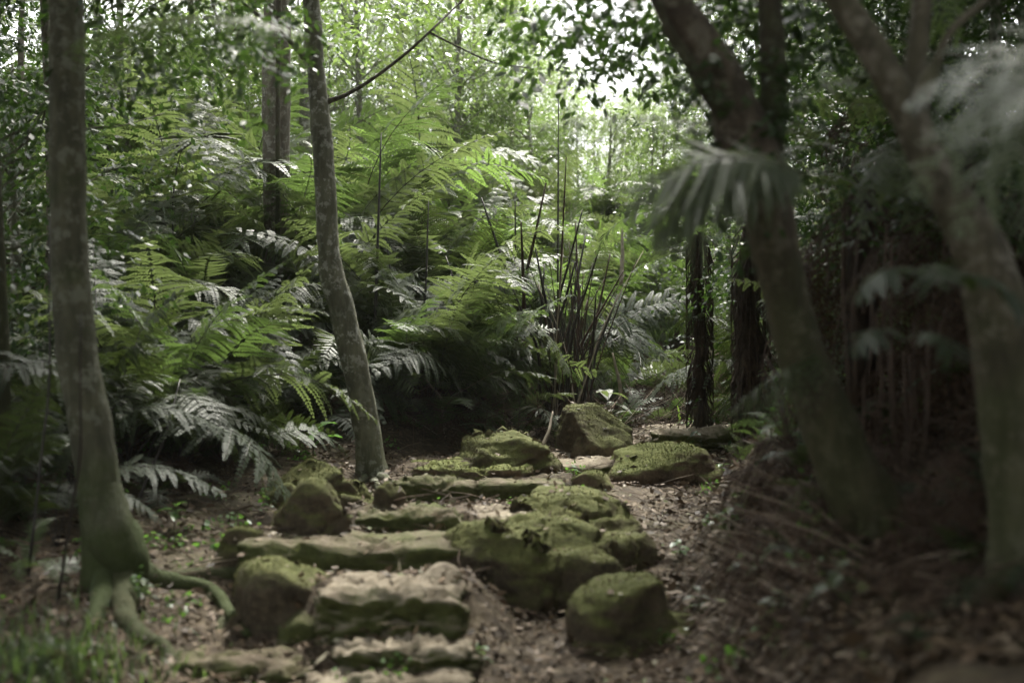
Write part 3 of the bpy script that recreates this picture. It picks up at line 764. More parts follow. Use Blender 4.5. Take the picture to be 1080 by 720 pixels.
PROT = {k: [sapling_proto(s, h, r, n, z0, m, lf) for s, h, r, n, z0, m, lf in lst] for k, lst in {
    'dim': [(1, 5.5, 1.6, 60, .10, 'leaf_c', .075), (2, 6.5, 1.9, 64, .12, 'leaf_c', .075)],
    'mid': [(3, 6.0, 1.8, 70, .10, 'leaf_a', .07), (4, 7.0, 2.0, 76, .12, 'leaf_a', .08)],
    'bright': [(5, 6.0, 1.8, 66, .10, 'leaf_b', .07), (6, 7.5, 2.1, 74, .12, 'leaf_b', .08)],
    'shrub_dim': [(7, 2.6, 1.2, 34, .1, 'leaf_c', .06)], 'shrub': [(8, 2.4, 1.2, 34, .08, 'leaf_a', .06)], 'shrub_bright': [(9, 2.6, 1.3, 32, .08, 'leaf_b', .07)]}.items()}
LAND = [(-400, 'dim woods'), (75, 'the rooty tree'), (290, 'the twin stems'), (372, 'the curved trunk'), (590, 'the dead stalks'),
        (745, 'the shaggy trunks'), (860, 'the bowed trunk'), (1040, 'the forked tree'), (1600, 'dim woods')]
def pxof(p): return 540 + p[0] / p[1] * F
ORD = ['first', 'second', 'third', 'fourth', 'fifth', 'sixth', 'seventh', 'eighth', 'ninth', 'tenth', 'eleventh', 'twelfth', 'thirteenth', 'fourteenth', 'fifteenth', 'sixteenth', 'seventeenth', 'eighteenth', 'nineteenth', 'twentieth']
def where(px):
    for (a, na), (b, nb) in zip(LAND, LAND[1:]):
        if a <= px < b: return f'between {na} and {nb}' if 75 <= a and b <= 1040 else (f'beyond {nb}' if b == 75 else f'beyond {na}')
    return 'at the edge of the wood'
def label_rows(items, fmt, cat, group):
    """items: (object, describing words); ranks by distance within each gap between landmarks"""
    d = {}
    for o, w in items: d.setdefault((where(pxof(o.location)), w), []).append((o.location.y, o, w))
    for (k, _), l in d.items():
        l.sort(key=lambda a: a[0])
        for i, (_, o, w) in enumerate(l):
            tag(o, fmt.format(w=w, n=ORD[min(i, 19)], k=k), cat, group)
TREES, SHRUBS = [], []
def plant(kind, px, D, s=1.0, name='tree'):
    g = random.Random(px * 31 + int(D * 7)); pr = g.choice(PROT[kind])
    b = ground(px, D); t = empty(name, b); t.rotation_euler.z = g.uniform(0, 6.28); t.scale = (s, s, s)
    obj('trunk' if name == 'tree' else 'stem', pr[0], t); obj('crown', pr[1], t)
    (TREES if name == 'tree' else SHRUBS).append((t, {'dim': 'dark', 'mid': 'mid green', 'bright': 'bright yellow-green', 'shrub_dim': 'dark', 'shrub': 'mid green', 'shrub_bright': 'bright yellow-green'}[kind]))
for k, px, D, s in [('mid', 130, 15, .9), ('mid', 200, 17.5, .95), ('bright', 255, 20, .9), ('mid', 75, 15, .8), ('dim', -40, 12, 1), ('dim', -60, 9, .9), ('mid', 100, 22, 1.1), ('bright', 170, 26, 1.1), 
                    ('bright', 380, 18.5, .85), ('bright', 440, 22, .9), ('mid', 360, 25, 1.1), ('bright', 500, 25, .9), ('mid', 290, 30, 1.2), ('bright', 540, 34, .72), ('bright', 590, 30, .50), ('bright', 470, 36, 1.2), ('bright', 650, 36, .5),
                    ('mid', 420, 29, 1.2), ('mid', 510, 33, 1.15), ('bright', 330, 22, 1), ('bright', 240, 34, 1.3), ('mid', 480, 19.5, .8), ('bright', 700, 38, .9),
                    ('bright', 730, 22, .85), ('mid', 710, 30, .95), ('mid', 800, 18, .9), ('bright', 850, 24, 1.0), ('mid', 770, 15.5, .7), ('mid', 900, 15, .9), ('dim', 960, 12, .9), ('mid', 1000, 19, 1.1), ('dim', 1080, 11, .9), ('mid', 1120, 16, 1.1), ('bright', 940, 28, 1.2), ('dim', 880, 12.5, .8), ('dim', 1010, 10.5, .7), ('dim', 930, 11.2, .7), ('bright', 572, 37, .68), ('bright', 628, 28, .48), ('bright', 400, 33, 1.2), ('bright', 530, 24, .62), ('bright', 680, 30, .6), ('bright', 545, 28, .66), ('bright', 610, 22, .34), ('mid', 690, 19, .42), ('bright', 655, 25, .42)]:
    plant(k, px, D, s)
for k, px, D, s in [('shrub_bright', 600, 24, 1.0), ('shrub_bright', 660, 27, 1.0), ('shrub_bright', 540, 22, 1), ('shrub', 700, 20, .9), ('shrub', 480, 20, 1), ('shrub', 420, 21, .9), ('shrub_bright', 640, 21, .8), ('shrub', 560, 20, .8), ('shrub_bright', 760, 20, 1.1),
                    ('shrub', 230, 17, 1), ('shrub', 130, 14, .9), ('shrub_dim', 20, 10, .9), ('shrub_dim', -50, 7.5, .9), ('shrub_dim', 960, 8.2, .9), ('shrub_dim', 1040, 7.2, .9), ('shrub_dim', 890, 9.4, .9), ('shrub_dim', 1110, 5.8, .8), ('shrub_dim', 840, 11, .8), ('shrub_dim', 920, 10.5, 1.1), ('shrub_dim', 1000, 9.5, 1.1), ('shrub', 350, 19, .9), ('shrub_bright', 320, 22, 1.2), ('shrub', 820, 14, .8)]:
    plant(k, px, D, s, 'shrub')
label_rows(TREES, '{w} small tree, {n} such back {k}', 'tree', 'small trees filling the wood behind')
label_rows(SHRUBS, '{w} shrub, {n} such back {k}', 'shrub', 'leafy shrubs of the understorey')

# unseen leaf clumps round and above the view, added to block light
def shade_foliage():
    g = np.random.default_rng(99); c = []
    for _ in range(260):
        a = g.uniform(0, 1)
        if a < .36: p = (g.uniform(-9, -4.6), g.uniform(-7, 9), g.uniform(-1, 6.5))
        elif a < .66: p = (g.uniform(4.4, 9), g.uniform(-7, 10), g.uniform(-.5, 6.5))
        else: p = (g.uniform(-6, 6), g.uniform(-9, -4), g.uniform(-1.4, 6.5))
        c.append((p, g.uniform(.9, 1.5)))
    for _ in range(110): c.append(((g.uniform(-6, 6), g.uniform(-5, 3.4), g.uniform(4.2, 6.5)), g.uniform(.8, 1.3)))
    for _ in range(60): c.append(((g.uniform(2.2, 6), g.uniform(3, 10), g.uniform(4.0, 6.5)), g.uniform(.7, 1.2)))
    for _ in range(50): c.append(((g.uniform(-7, -2.6), g.uniform(3, 9), g.uniform(4.5, 6.8)), g.uniform(.7, 1.2)))
    for _ in range(110): c.append(((g.uniform(-6, -2.0), g.uniform(3.2, 8.6), g.uniform(2.9, 5)), g.uniform(.7, 1.1)))
    for _ in range(150): c.append(((g.uniform(1.5, 6), g.uniform(2.5, 9.5), g.uniform(3.1, 5.2)), g.uniform(.7, 1.2)))
    c = [q for q in c if not (-.3 < q[0][0] < 4.5 and -2.5 < q[0][1] < 3.3 and q[0][2] > 1)]  # opening left in the added cover so sky reaches the near fern
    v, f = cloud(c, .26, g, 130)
    o = obj('shade_foliage', mesh('shade_foliage', v, f, M['leaf_c'], False)); tag(o, 'unseen leaf mass added round the path to block skylight', 'shade_foliage', kind='stuff')
shade_foliage()
# ------------------------------------------------------------------ ferns
def F_(px, D, size, n, tone, kind='tall', **k):
    return fern(ground(px, D), size, n, tone, kind, **k)
# the thicket: jittered rows up the slope, kept off the path
def thicket():
    g = random.Random(17)
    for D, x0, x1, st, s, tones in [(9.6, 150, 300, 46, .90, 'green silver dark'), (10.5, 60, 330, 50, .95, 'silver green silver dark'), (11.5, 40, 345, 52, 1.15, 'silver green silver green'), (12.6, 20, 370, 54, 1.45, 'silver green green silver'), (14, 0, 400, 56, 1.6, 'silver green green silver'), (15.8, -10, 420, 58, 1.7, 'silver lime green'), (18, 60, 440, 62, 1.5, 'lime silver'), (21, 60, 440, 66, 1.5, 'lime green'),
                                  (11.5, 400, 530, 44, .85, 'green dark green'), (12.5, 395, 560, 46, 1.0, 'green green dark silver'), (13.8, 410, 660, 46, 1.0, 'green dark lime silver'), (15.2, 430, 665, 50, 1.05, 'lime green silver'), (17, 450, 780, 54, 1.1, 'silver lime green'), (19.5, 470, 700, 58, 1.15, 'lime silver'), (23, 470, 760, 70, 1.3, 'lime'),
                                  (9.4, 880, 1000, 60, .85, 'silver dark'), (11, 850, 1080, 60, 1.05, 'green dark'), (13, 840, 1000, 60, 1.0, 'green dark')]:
        px = x0 + g.uniform(0, st * .5); tones = tones.split()
        while px < x1:
            d = D + g.uniform(-.5, .5)
            if 510 < px < 655 and d < 13.0: px += st; continue
            if 236 < px < 335 and 10.2 < d < 12.4: px += st; continue
            k = .7 if 200 < px < 340 and D < 12.6 else 1
            F_(int(px), d, k * s * g.uniform(.85, 1.15), 9 if D < 16 else 7, g.choice(tones), dead=4 if D < 12.8 else 0)
            px += st * g.uniform(.75, 1.3)
    for px, D, s, n, tone in [(150, 8.6, .75, 8, 'green'), (200, 9.2, .7, 8, 'silver'), (115, 8.9, 1.0, 8, 'dark'), (75, 7.9, .8, 7, 'dark'), (20, 7.2, .75, 7, 'dark'), (35, 8.8, 1.0, 8, 'dark'), (-20, 6.6, .7, 7, 'dark'), (60, 6.9, .6, 6, 'dark'), (335, 10.4, .6, 7, 'dark'), (1015, 7.4, .8, 7, 'dark'), (930, 7.4, .75, 8, 'silver')]:
        F_(px, D, s, n, tone, dead=1)
thicket()
# large fronds close behind the steps
for px, D, s, n, tone in [(135, 8.8, 1.15, 9, 'silver'), (185, 9.0, 1.0, 9, 'green'), (235, 9.8, 1.0, 9, 'silver'), (100, 8.2, 1.1, 8, 'dark'), (415, 10.9, .95, 9, 'green'), (455, 11.2, 1.1, 9, 'silver'), (490, 11.6, .95, 9, 'green'), (440, 12.0, 1.35, 9, 'silver'), (345, 11.6, 1.1, 8, 'silver'), (600, 15.6, 1.15, 9, 'silver'), (640, 16.6, 1.2, 9, 'green'), (675, 17.5, 1.2, 9, 'silver'), (615, 17.8, 1.35, 9, 'lime'), (700, 19, 1.3, 9, 'green'), (650, 20, 1.4, 9, 'silver'), (735, 17.6, 1.1, 9, 'green'), (400, 11.4, .8, 8, 'silver'), (440, 11.1, .7, 8, 'silver'), (530, 11.5, .55, 7, 'silver')]:
    F_(px, D, s, n, tone, dead=3)
# dim undergrowth and dead fronds heaped on the bank under the bowed and forked trees
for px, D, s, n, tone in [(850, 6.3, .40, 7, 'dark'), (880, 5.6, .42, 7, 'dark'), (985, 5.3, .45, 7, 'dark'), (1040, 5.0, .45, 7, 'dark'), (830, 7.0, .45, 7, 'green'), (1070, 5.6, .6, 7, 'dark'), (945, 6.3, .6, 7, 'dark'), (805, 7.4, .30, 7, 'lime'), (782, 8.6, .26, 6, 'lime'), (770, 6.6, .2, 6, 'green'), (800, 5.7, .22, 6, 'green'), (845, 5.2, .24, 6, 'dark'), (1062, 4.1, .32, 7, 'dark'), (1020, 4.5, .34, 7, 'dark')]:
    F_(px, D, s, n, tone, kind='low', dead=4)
BR = []
for k, (px, D, s) in enumerate([(862, 5.5, .55), (905, 5.2, .5), (955, 5.5, .6), (1000, 5.1, .6), (1035, 5.5, .7), (1068, 4.9, .6), (930, 4.9, .42), (840, 6.4, .5), (985, 6.0, .8), (1050, 6.2, .8), (890, 6.2, .7), (815, 6.6, .4), (1008, 4.4, .4), (1045, 4.15, .4), (1075, 3.95, .38), (1030, 4.6, .5), (1065, 4.4, .55)]):
    t = empty('dead_fern', ground(px, D)); g = random.Random(px)
    for i in range(10):
        o = obj('dead_frond', dead_set()[i % 3], t, (0, 0, g.uniform(0, .35) * s)); o.scale = [s * g.uniform(.7, 1.1)] * 3; o.rotation_euler = (g.uniform(-.5, .5), g.uniform(-.2, .7), g.uniform(0, 6.28))
    BR.append((t, 'brown'))
label_rows(BR, '{w} heap of dead fronds, {n} such back {k}', 'dead fern', 'dead fern heaps on the shaded bank')
for px, D, s, n, tone in [(175, 9.6, 1.3, 8, 'silver'), (240, 10.4, 1.4, 8, 'green'), (325, 11.0, 1.2, 7, 'silver'), (215, 11.2, 1.6, 8, 'silver'), (150, 11, 1.6, 8, 'green'), (430, 11.3, 1.3, 7, 'green'), (480, 11.8, 1.3, 8, 'green'), (400, 12.4, 1.6, 8, 'silver'), (455, 13.2, 1.7, 8, 'silver'), (330, 12.4, 1.7, 8, 'green'), (235, 12.8, 1.8, 8, 'silver'), (560, 14, 1.5, 8, 'lime'), (640, 14.4, 1.3, 8, 'green'), (420, 14.5, 2.0, 8, 'lime'), (480, 15, 2.0, 8, 'lime'), (370, 14.4, 2.0, 8, 'silver'), (620, 16.5, 1.6, 8, 'lime'), (540, 17.5, 1.8, 8, 'silver'), (110, 10.2, 1.5, 8, 'dark'), (80, 8.4, 1.2, 7, 'dark')]:
    F_(px, D, s, n, tone, kind='comb')
# smaller coarse ferns along the foot of the thicket
for px, D, s, n, tone in [(458, 10.8, .95, 5, 'green'), (325, 10.2, .85, 6, 'dark'), (262, 10.1, .75, 6, 'dark'), (545, 11.3, .6, 7, 'green'), (590, 11.25, .5, 7, 'dark'), (650, 12.2, .55, 7, 'green'), (700, 13.0, .5, 7, 'green'), (745, 13.6, .55, 6, 'green'), (500, 11.1, .65, 6, 'dark'), (205, 9.2, .65, 6, 'dark'), (160, 8.0, .6, 6, 'dark'), (845, 8.8, .45, 7, 'lime'), (30, 6.4, .5, 6, 'green'), (675, 12.6, .6, 6, 'silver'), (420, 10.9, .6, 6, 'dark'), (640, 13.6, .8, 7, 'green'), (240, 9.6, .7, 7, 'green'), (510, 11.6, .6, 7, 'green')]:
    F_(px, D, s, n, tone, kind='low')
nm = {'green': 'mid green', 'lime': 'bright lime', 'dark': 'dusky', 'silver': 'glossy silvery'}
label_rows([(r, nm[t] + {'tall': ' tall', 'low': ' low', 'comb': ' comb-leaved'}[k]) for r, s, t, k in FERNS], '{w} fern, {n} such back {k}', 'fern', 'ferns of the thicket')

# individual fronds close to the camera, each on its own plant
def special(name, loc, label, fronds):
    root = empty(name, loc, label, 'fern')
    for me, rot, s in fronds:
        o = obj('frond', me, root); o.rotation_euler = rot; o.scale = (s, s, s)
    return root
big = frond_mesh(L=1.25, e0=35, e1=-40, stipe=.08, npin=19, pmax=.36, pinnules=12, plen=.036, pw=.030, taper='ell', sag=.28, mats=('fern_lit_tint', 'stipe_green'), seed=201)
big2 = frond_mesh(L=1.3, e0=25, e1=-50, stipe=.08, npin=19, pmax=.34, pinnules=12, plen=.036, pw=.030, taper='ell', sag=.35, mats=('fern_lit_tint', 'stipe_green'), seed=202, curl=.3)
lng = frond_mesh(L=.75, e0=28, e1=-50, stipe=.05, npin=40, pmax=.34, pinnules=0, taper='ell', sag=.42, mats=('fern_silver', 'stipe_green'), seed=203, simple_w=.024)
comb = frond_mesh(L=.75, e0=8, e1=-12, stipe=.02, npin=18, pmax=.26, pinnules=9, plen=.03, pw=.018, taper='ell', sag=1.0, mats=('fern', 'stipe_green'), seed=204)
broad = frond_mesh(L=.36, e0=40, e1=-50, stipe=.2, npin=6, pmax=.16, pinnules=0, taper='ell', sag=.35, mats=('fern_dark', 'stipe_green'), seed=205, simple_w=.06)
special('fern', at(1320, 95, 3.2), 'big blurred fern coloured pale as if skylit, drooping in front of the forked tree', [(big, (-.5, .0, R(174)), .72), (big2, (-.65, .08, R(180)), .72), (big, (-.4, .16, R(186)), .68), (big2, (-.55, .24, R(177)), .66), (big, (-.7, .04, R(168)), .6)])
special('fern', at(850, 185, 4.4), 'feathery fern with long hanging leaflets growing from the bowed trunk', [(lng, (-.55, .05, R(183)), .92), (lng, (-.4, .26, R(190)), .85), (lng, (-.7, .16, R(176)), .8)])
special('fern', at(752, 132, 4.6), 'single comb-like frond stretched level beside the bowed trunk with leaflets hanging down', [(comb, (0, -.02, R(182)), .85)])
special('fern', at(862, 372, 4.9), 'small drooping frond lit bright over the last slab', [(comb, (0, .55, R(186)), .55), (comb, (.2, .65, R(200)), .45)])
special('fern', at(985, 300, 3.9), 'broad-leaved dusky fern hanging in the gloom between the bowed and forked trees', [(broad, (0, .1, R(200)), .9), (broad, (0, .3, R(330)), .9), (broad, (.2, .0, R(255)), .8)])
special('fern', at(955, 360, 4.1), 'second smaller broad-leaved dusky fern below the hanging one', [(broad, (0, .1, R(210)), .75), (broad, (.1, .2, R(300)), .7)])
special('fern', at(215, 18, 5.6), 'greyish blurred fern hanging high beside the rooty tree', [(comb, (0, .15, R(175)), .8), (comb, (.1, .3, R(200)), .8), (comb, (0, .2, R(340)), .7)])
special('fern', at(1000, -40, 6.2), 'bright yellow-green tree fern fronds high behind the forked tree', [(frond_set('lime')[i % 5], (.1, .9, R(a)), .75) for i, a in enumerate((160, 200, 245, 290, 330, 20))])
for px, D, yt, lab, tone in [(905, 6.7, 200, 'tree fern with a brown skirt of dead fronds, just past the bowed trunk', 'silver'), (1015, 6.1, 170, 'tree fern with a brown skirt of dead fronds, right behind the forked tree', 'silver'), (965, 7.8, 90, 'tallest skirted tree fern, set back in the hollow between bowed and forked trees', 'lime')]:
    bb_ = ground(px, D); t = empty('tree_fern', bb_, lab, 'tree fern'); g = random.Random(px)
    top = at(px + 6, yt, D); w = 30
    part('trunk', tube_pr([(bb_ - Vector((0, 0, .1)), .09)] + [(bb_.lerp(top, k) + Vector((g.uniform(-.02, .02), 0, 0)), .075) for k in (.2, .4, .6, .8, 1)], 14, 6, rough=.4, freq=12, seed=px), 'fibre', t)
    for i in range(26):
        o = obj('dead_frond', dead_set()[i % 3], t, bb_.lerp(top, g.uniform(.45, 1.0)) - bb_); s = g.uniform(.7, 1.1); o.scale = (s, s, s); o.rotation_euler = (g.uniform(-.3, .3), g.uniform(.5, 1.1), g.uniform(0, 6.28))
    for i in range(10):
        o = obj('frond', frond_set(tone)[i % 5], t, top - bb_); s = g.uniform(.55, .72); o.scale = (s, s, s); o.rotation_euler = (g.gauss(0, .25), g.uniform(.45, .9), i * .63 + px)

# shaggy tree-fern trunks past the bowed tree
for px, D, w, top, lab in [(738, 11.2, 15, 245, 'slim shaggy brown trunk coated in hanging fibres, where the path bends'), (792, 9.2, 25, 240, 'thick shaggy brown trunk coated in hanging fibres, just behind the bowed tree')]:
    b = ground(px, D); t = empty('tree_fern', b, lab, 'tree fern')
    P = [(b - Vector((0, 0, .1)), w / 2 / F * D * .8)] + [(at(px + random.uniform(-4, 4), y, D), w / 2 / F * D * random.uniform(.8, 1.15)) for y in np.linspace(400, top, 6)]
    part('trunk', tube_pr(P, 18, 7, rough=.45, freq=13, seed=px), 'fibre', t)
    mb = MB()
    for i in range(240):
        k = random.random(); z = lerp(b.z + .15, P[-1][0].z, k); a = random.uniform(0, 6.28); rr_ = w / 2 / F * D
        p = Vector((b.x + math.cos(a) * rr_, b.y + math.sin(a) * rr_, z)); q = p + Vector((math.cos(a) * .05, math.sin(a) * .05, -random.uniform(.1, .35)))
        mb.add(tube([p, p.lerp(q, .5) + Vector((math.cos(a) * .03, math.sin(a) * .03, 0)), q], [.005, .006, .002], 4))
    mb.build('hanging_fibres', M['fibre'], t, b)
    for i in range(7):
        o = obj('frond', random.choice(frond_set('green')), t, P[-1][0] - b); o.rotation_euler = (0, random.uniform(.3, .7), i * .9 + px); s = random.uniform(.5, .7); o.scale = (s, s, s)

# ------------------------------------------------------------------ dead stalks
b = ground(590, 12.3)
t = empty('dead_fern', b, 'clump of dead fern stalks, dark and bare, fanning up behind the overhanging rock', 'fern')
g = random.Random(4)
for (x0, y0, x1, y1, w) in [(570, 400, 552, 180, 3.6), (560, 395, 575, 140, 3.2), (575, 400, 590, 95, 2.2), (585, 400, 505, 195, 3.4), (575, 400, 520, 260, 3.2), (580, 405, 612, 190, 2.6), (590, 405, 640, 235, 2.6), (590, 405, 655, 255, 2.4), (600, 405, 628, 205, 3.0), (600, 410, 618, 225, 2.6), (565, 395, 495, 300, 2.8), (585, 400, 566, 215, 3.2), (595, 405, 600, 250, 3.4), (590, 405, 585, 240, 3.0), (605, 405, 660, 300, 2.4), (612, 410, 640, 290, 2.6), (578, 400, 545, 270, 3.0), (596, 410, 608, 300, 3.6), (585, 405, 575, 300, 3.6), (606, 405, 636, 250, 2.6), (570, 400, 532, 215, 2.4), (602, 408, 622, 270, 3.4)]:
    dd = 12.3 + g.uniform(-.3, .4)
    p = ground(x0 + g.uniform(-14, 14), dd); q = at(x1 + g.uniform(-12, 12), lerp(400, y1, g.uniform(.7, 1.05)), dd + g.uniform(-.5, .5))
    mid = p.lerp(q, .5) + Vector((g.uniform(-.09, .09) + (q.x - p.x) * -.14, g.uniform(-.1, .1), .06))
    part('stalk', tube([p - Vector((0, 0, .05)), p.lerp(mid, .5), mid, mid.lerp(q, .5), q], [w * .58 / F * dd * k for k in (1.2, 1.1, 1, .8, .4)], 6, 3), 'stipe' if g.random() < .55 else 'stalk_brown', t)
for i in range(40):
    dd = 12.2 + g.uniform(-.3, .3); p = ground(595 + g.gauss(0, 14), dd); q = at(g.gauss(598, 42), g.uniform(250, 375), dd + g.uniform(-.5, .3))
    m_ = p.lerp(q, .55) + Vector((g.uniform(-.08, .08), 0, g.uniform(.02, .14)))
    part('stalk', tube([p - Vector((0, 0, .05)), p.lerp(m_, .5) + Vector((g.uniform(-.02, .02), 0, 0)), m_, q], [.0085, .008, .006, .003], 5, 3), g.choice(['stalk_brown', 'stalk_brown', 'stipe', 'stipe', 'stipe', 'pale_stick']), t)
for i in range(14):
    o = obj('dead_frond', dead_set()[i % 3], t); s = g.uniform(.5, .9); o.scale = (s, s, s); o.rotation_euler = (g.uniform(-.3, .3), g.uniform(0, .5), g.uniform(0, 6.28))
def stick(px0, py0, D0, px1, py1, D1, w, mat, label, bend=.03, name='stick', on=True):
    p = at(px0, py0, D0); q = at(px1, py1, D1)
    if on: p.z = terr(p.x, p.y)
    r = w / 2 / F * D0
    mid = p.lerp(q, .5) + Vector((bend, 0, bend))
    v, f = tube([p, p.lerp(mid, .6), mid, mid.lerp(q, .5), q], [r, r, r * .9, r * .7, r * .4], 7, 3, rough=.15, freq=20)
    o = obj(name, mesh(name, [Vector(a) - p for a in v], f, M[mat]), None, p); tag(o, label, 'stick' if name == 'stick' else 'stalk'); return o
stick(566, 488, 10.4, 583, 434, 10.7, 4.2, 'pale_stick', 'thin bleached stick standing aslant against the overhanging rock')
stick(655, 440, 12.5, 646, 372, 12.6, 4.5, 'pale_stick', 'pale broken stalk standing upright beyond the overhanging rock')
stick(470, 440, 10.9, 445, 395, 11.0, 3.2, 'pale_stick', 'pale bent twig arching out of the fern litter near the curved trunk', .06)
stick(655, 300, 14.5, 656, 240, 14.6, 4.5, 'pale_stick', 'short bleached stem high on the bank past the dead stalks', .01, on=False)
stick(393, 420, 11.2, 402, 140, 11.4, 3.6, 'stipe', 'tall thin black stem rising straight beside the curved trunk', .0, 'stalk')
stick(588, 405, 13.6, 589, 90, 13.8, 2.4, 'stipe', 'tallest hair-thin black stem behind the dead stalks', .0, 'stalk')
stick(436, 410, 11.6, 452, 210, 11.9, 3.0, 'stipe', 'dark stem slanting through ferns, second from the curved trunk', .04, 'stalk')
stick(420, 400, 11.9, 405, 235, 12.1, 2.6, 'stipe', 'dark stem tilted back toward the curved trunk', .02, 'stalk')
stick(510, 410, 11.9, 470, 270, 12.3, 3.0, 'stipe', 'dark stem slanting away from the dead stalks through the ferns', .05, 'stalk')
stick(60, 600, 5.9, 85, 330, 5.4, 3, 'stipe', 'dark stalk slanting across the root-flared trunk', .05, 'stalk')
stick(140, 560, 7.6, 190, 400, 8.2, 3, 'stipe', 'dark stalk slanting up between the root-flared tree and the ferns', .05, 'stalk')
stick(30, 560, 6.4, 52, 230, 6.6, 3, 'stipe', 'dark upright stalk in the gloom behind the root-flared tree', .05, 'stalk')
stick(890, 320, 6.4, 891, 200, 6.3, 6, 'stalk_brown', 'straight dim stem hanging in the hollow beyond the bowed trunk', .0, 'stalk', on=False)
stick(865, 600, 4.9, 935, 545, 5.0, 6, 'stalk_brown', 'reddish fallen stick propped under the bowed trunk', .03)
stick(985, 660, 4.5, 1050, 655, 4.7, 9, 'stalk_brown', 'short dull stick lying at the foot of the forked tree', .02)

p_ = hit(803, 580); q_ = at(833, 526, p_.y + .12)
v, f = tube([p_ - Vector((0, 0, .04)), p_.lerp(q_, .3), p_.lerp(q_, .65) + Vector((.012, 0, .01)), q_], [.038, .032, .030, .018], 12, 6, rough=.4, freq=14, seed=3)
o = obj('broken_branch', mesh('broken_branch', [Vector(a) - p_ for a in v], f, M['bark_fork']), None, p_); tag(o, 'short buff stub of a broken branch poking from the bank under the bowed trunk', 'branch')
# hanging rootlets in the hollow between the bowed and forked trees
mb = MB()
for i in range(36):
    px = random.gauss(960, 60); dd = random.uniform(5.2, 6.6); y0 = random.uniform(230, 420); ln = random.uniform(60, 230)
    p = at(px, y0, dd); q = at(px + random.uniform(-14, 14), y0 + ln, dd + random.uniform(-.1, .1))
    zt = terr(q.x, q.y)
    if q.z < zt: q.z = zt
    mb.add(tube([p, p.lerp(q, .5) + Vector((random.uniform(-.03, .03), 0, 0)), q], [.004, .006, .003], 4, 2))
o = mb.build('hanging_rootlets', M['stalk_brown']); tag(o, 'curtain of thin brown rootlets hanging in the dark hollow', 'roots', kind='stuff')

# ------------------------------------------------------------------ grass, seedlings
def blades(name, locs, hgt, w, mat, label, cat, kind=None, seed=1, lean=.5):
    g = random.Random(seed); V = []; Fc = []
    c = Vector(locs[0]) if kind is None else Vector((0, 0, 0))
    for l in locs:
        a = g.uniform(0, 6.28); h = hgt * g.uniform(.5, 1.1); d = Vector((math.cos(a), math.sin(a), 0)); s = Vector((-d.y, d.x, 0)) * w
        l = Vector(l) - c; k = g.uniform(.2, 1) * lean
        p = [l + d * h * k * t * t + Vector((0, 0, h * (t - .35 * k * t * t * 1.6))) for t in (0, .35, .7, 1)]
        o = len(V); V += [p[0] - s * .6, p[0] + s * .6, p[1] - s, p[1] + s, p[2] - s * .7, p[2] + s * .7, p[3]]
        Fc += [(o, o + 1, o + 3, o + 2), (o + 2, o + 3, o + 5, o + 4), (o + 4, o + 5, o + 6)]
    ob = obj(name, mesh(name, V, Fc, M[mat]), None, c); tag(ob, label, cat, kind=kind); return ob
def patch(px, D, r, n, seed):
    g = random.Random(seed); c = ground(px, D); out = []
    for _ in range(n):
        x = c.x + g.gauss(0, r); y = c.y + g.gauss(0, r); out.append((x, y, terr(x, y)))
    return out
blades('grass_clump', patch(655, 18.5, .35, 110, 1), 1.15, .016, 'blade', 'tall clump of bright blade grass below the sky gap', 'grass', seed=2, lean=.6)
blades('grass_clump', patch(690, 19.5, .4, 110, 2), 1.0, .016, 'blade', 'lower clump of bright arching grass next to the tall clump', 'grass', seed=3, lean=.9)
blades('grass_clump', patch(735, 12.6, .10, 14, 3), .35, .012, 'blade', 'small tuft of strappy leaves on the leaf-strewn bank', 'grass', seed=4, lean=.9)
gl = []
for px, py, r, n in [(30, 705, .25, 260), (90, 700, .22, 200), (0, 690, .3, 200), (60, 715, .2, 200), (-30, 720, .3, 200)]:
    c = hit(max(px, -60), py)
    for _ in range(n):
        x = c.x + random.gauss(0, r); y = c.y + random.gauss(0, r); gl.append((x, y, terr(x, y)))
blades('grass', gl, .14, .005, 'fern', 'dim short grass below the root-flared tree', 'grass', 'stuff', 5, .8)
def seedling(px, py, n, ll, label, seed, mat='seedling', h=.18, D=None):
    g = random.Random(seed); b = hit(px, py) if D is None else ground(px, D)
    t = empty('seedling', b, label, 'plant')
    part('stem', tube([b - Vector((0, 0, .03)), b + Vector((.01, 0, h * .5)), b + Vector((.02, 0, h))], [.004, .003, .002], 5), 'stipe_green', t)
    for i in range(n):
        a = i * 2.4 + g.uniform(-.3, .3); el = g.uniform(.1, .9)
        d = Vector((math.cos(a) * math.cos(el), math.sin(a) * math.cos(el), math.sin(el))); s = Vector((-math.sin(a), math.cos(a), 0))
        p0 = Vector((.01, 0, h * (.35 + .65 * i / n))); V = []; L_ = ll * g.uniform(.7, 1.1)
        for tt, w in ((0, .01), (.25, .16), (.5, .22), (.75, .15), (1, 0)):
            c = p0 + d * L_ * tt - Vector((0, 0, .5 * L_ * tt * tt)); V += [c + s * L_ * w + Vector((0, 0, .12 * w * L_)), c - Vector((0, 0, .02 * L_)), c - s * L_ * w + Vector((0, 0, .12 * w * L_))]
        Fc = []
        for r in range(4):
            for c in range(2): Fc.append((r * 3 + c, r * 3 + c + 1, (r + 1) * 3 + c + 1, (r + 1) * 3 + c))
        obj('leaf', mesh('leaf', V, Fc, M[mat]), t)
seedling(330, 482, 5, .30, 'bright broad-leaved seedling among dark ferns by the large boulder', 1, h=.25)
seedling(183, 560, 7, .12, 'pale-leaved little plant on the litter behind the root-flared tree', 2, h=.16)
seedling(150, 640, 8, .09, 'dusky seedling growing between the flared roots', 3, 'fern', .12)
seedling(812, 470, 8, .14, 'bright green little plant on the bank under the bowed trunk', 4, h=.2)
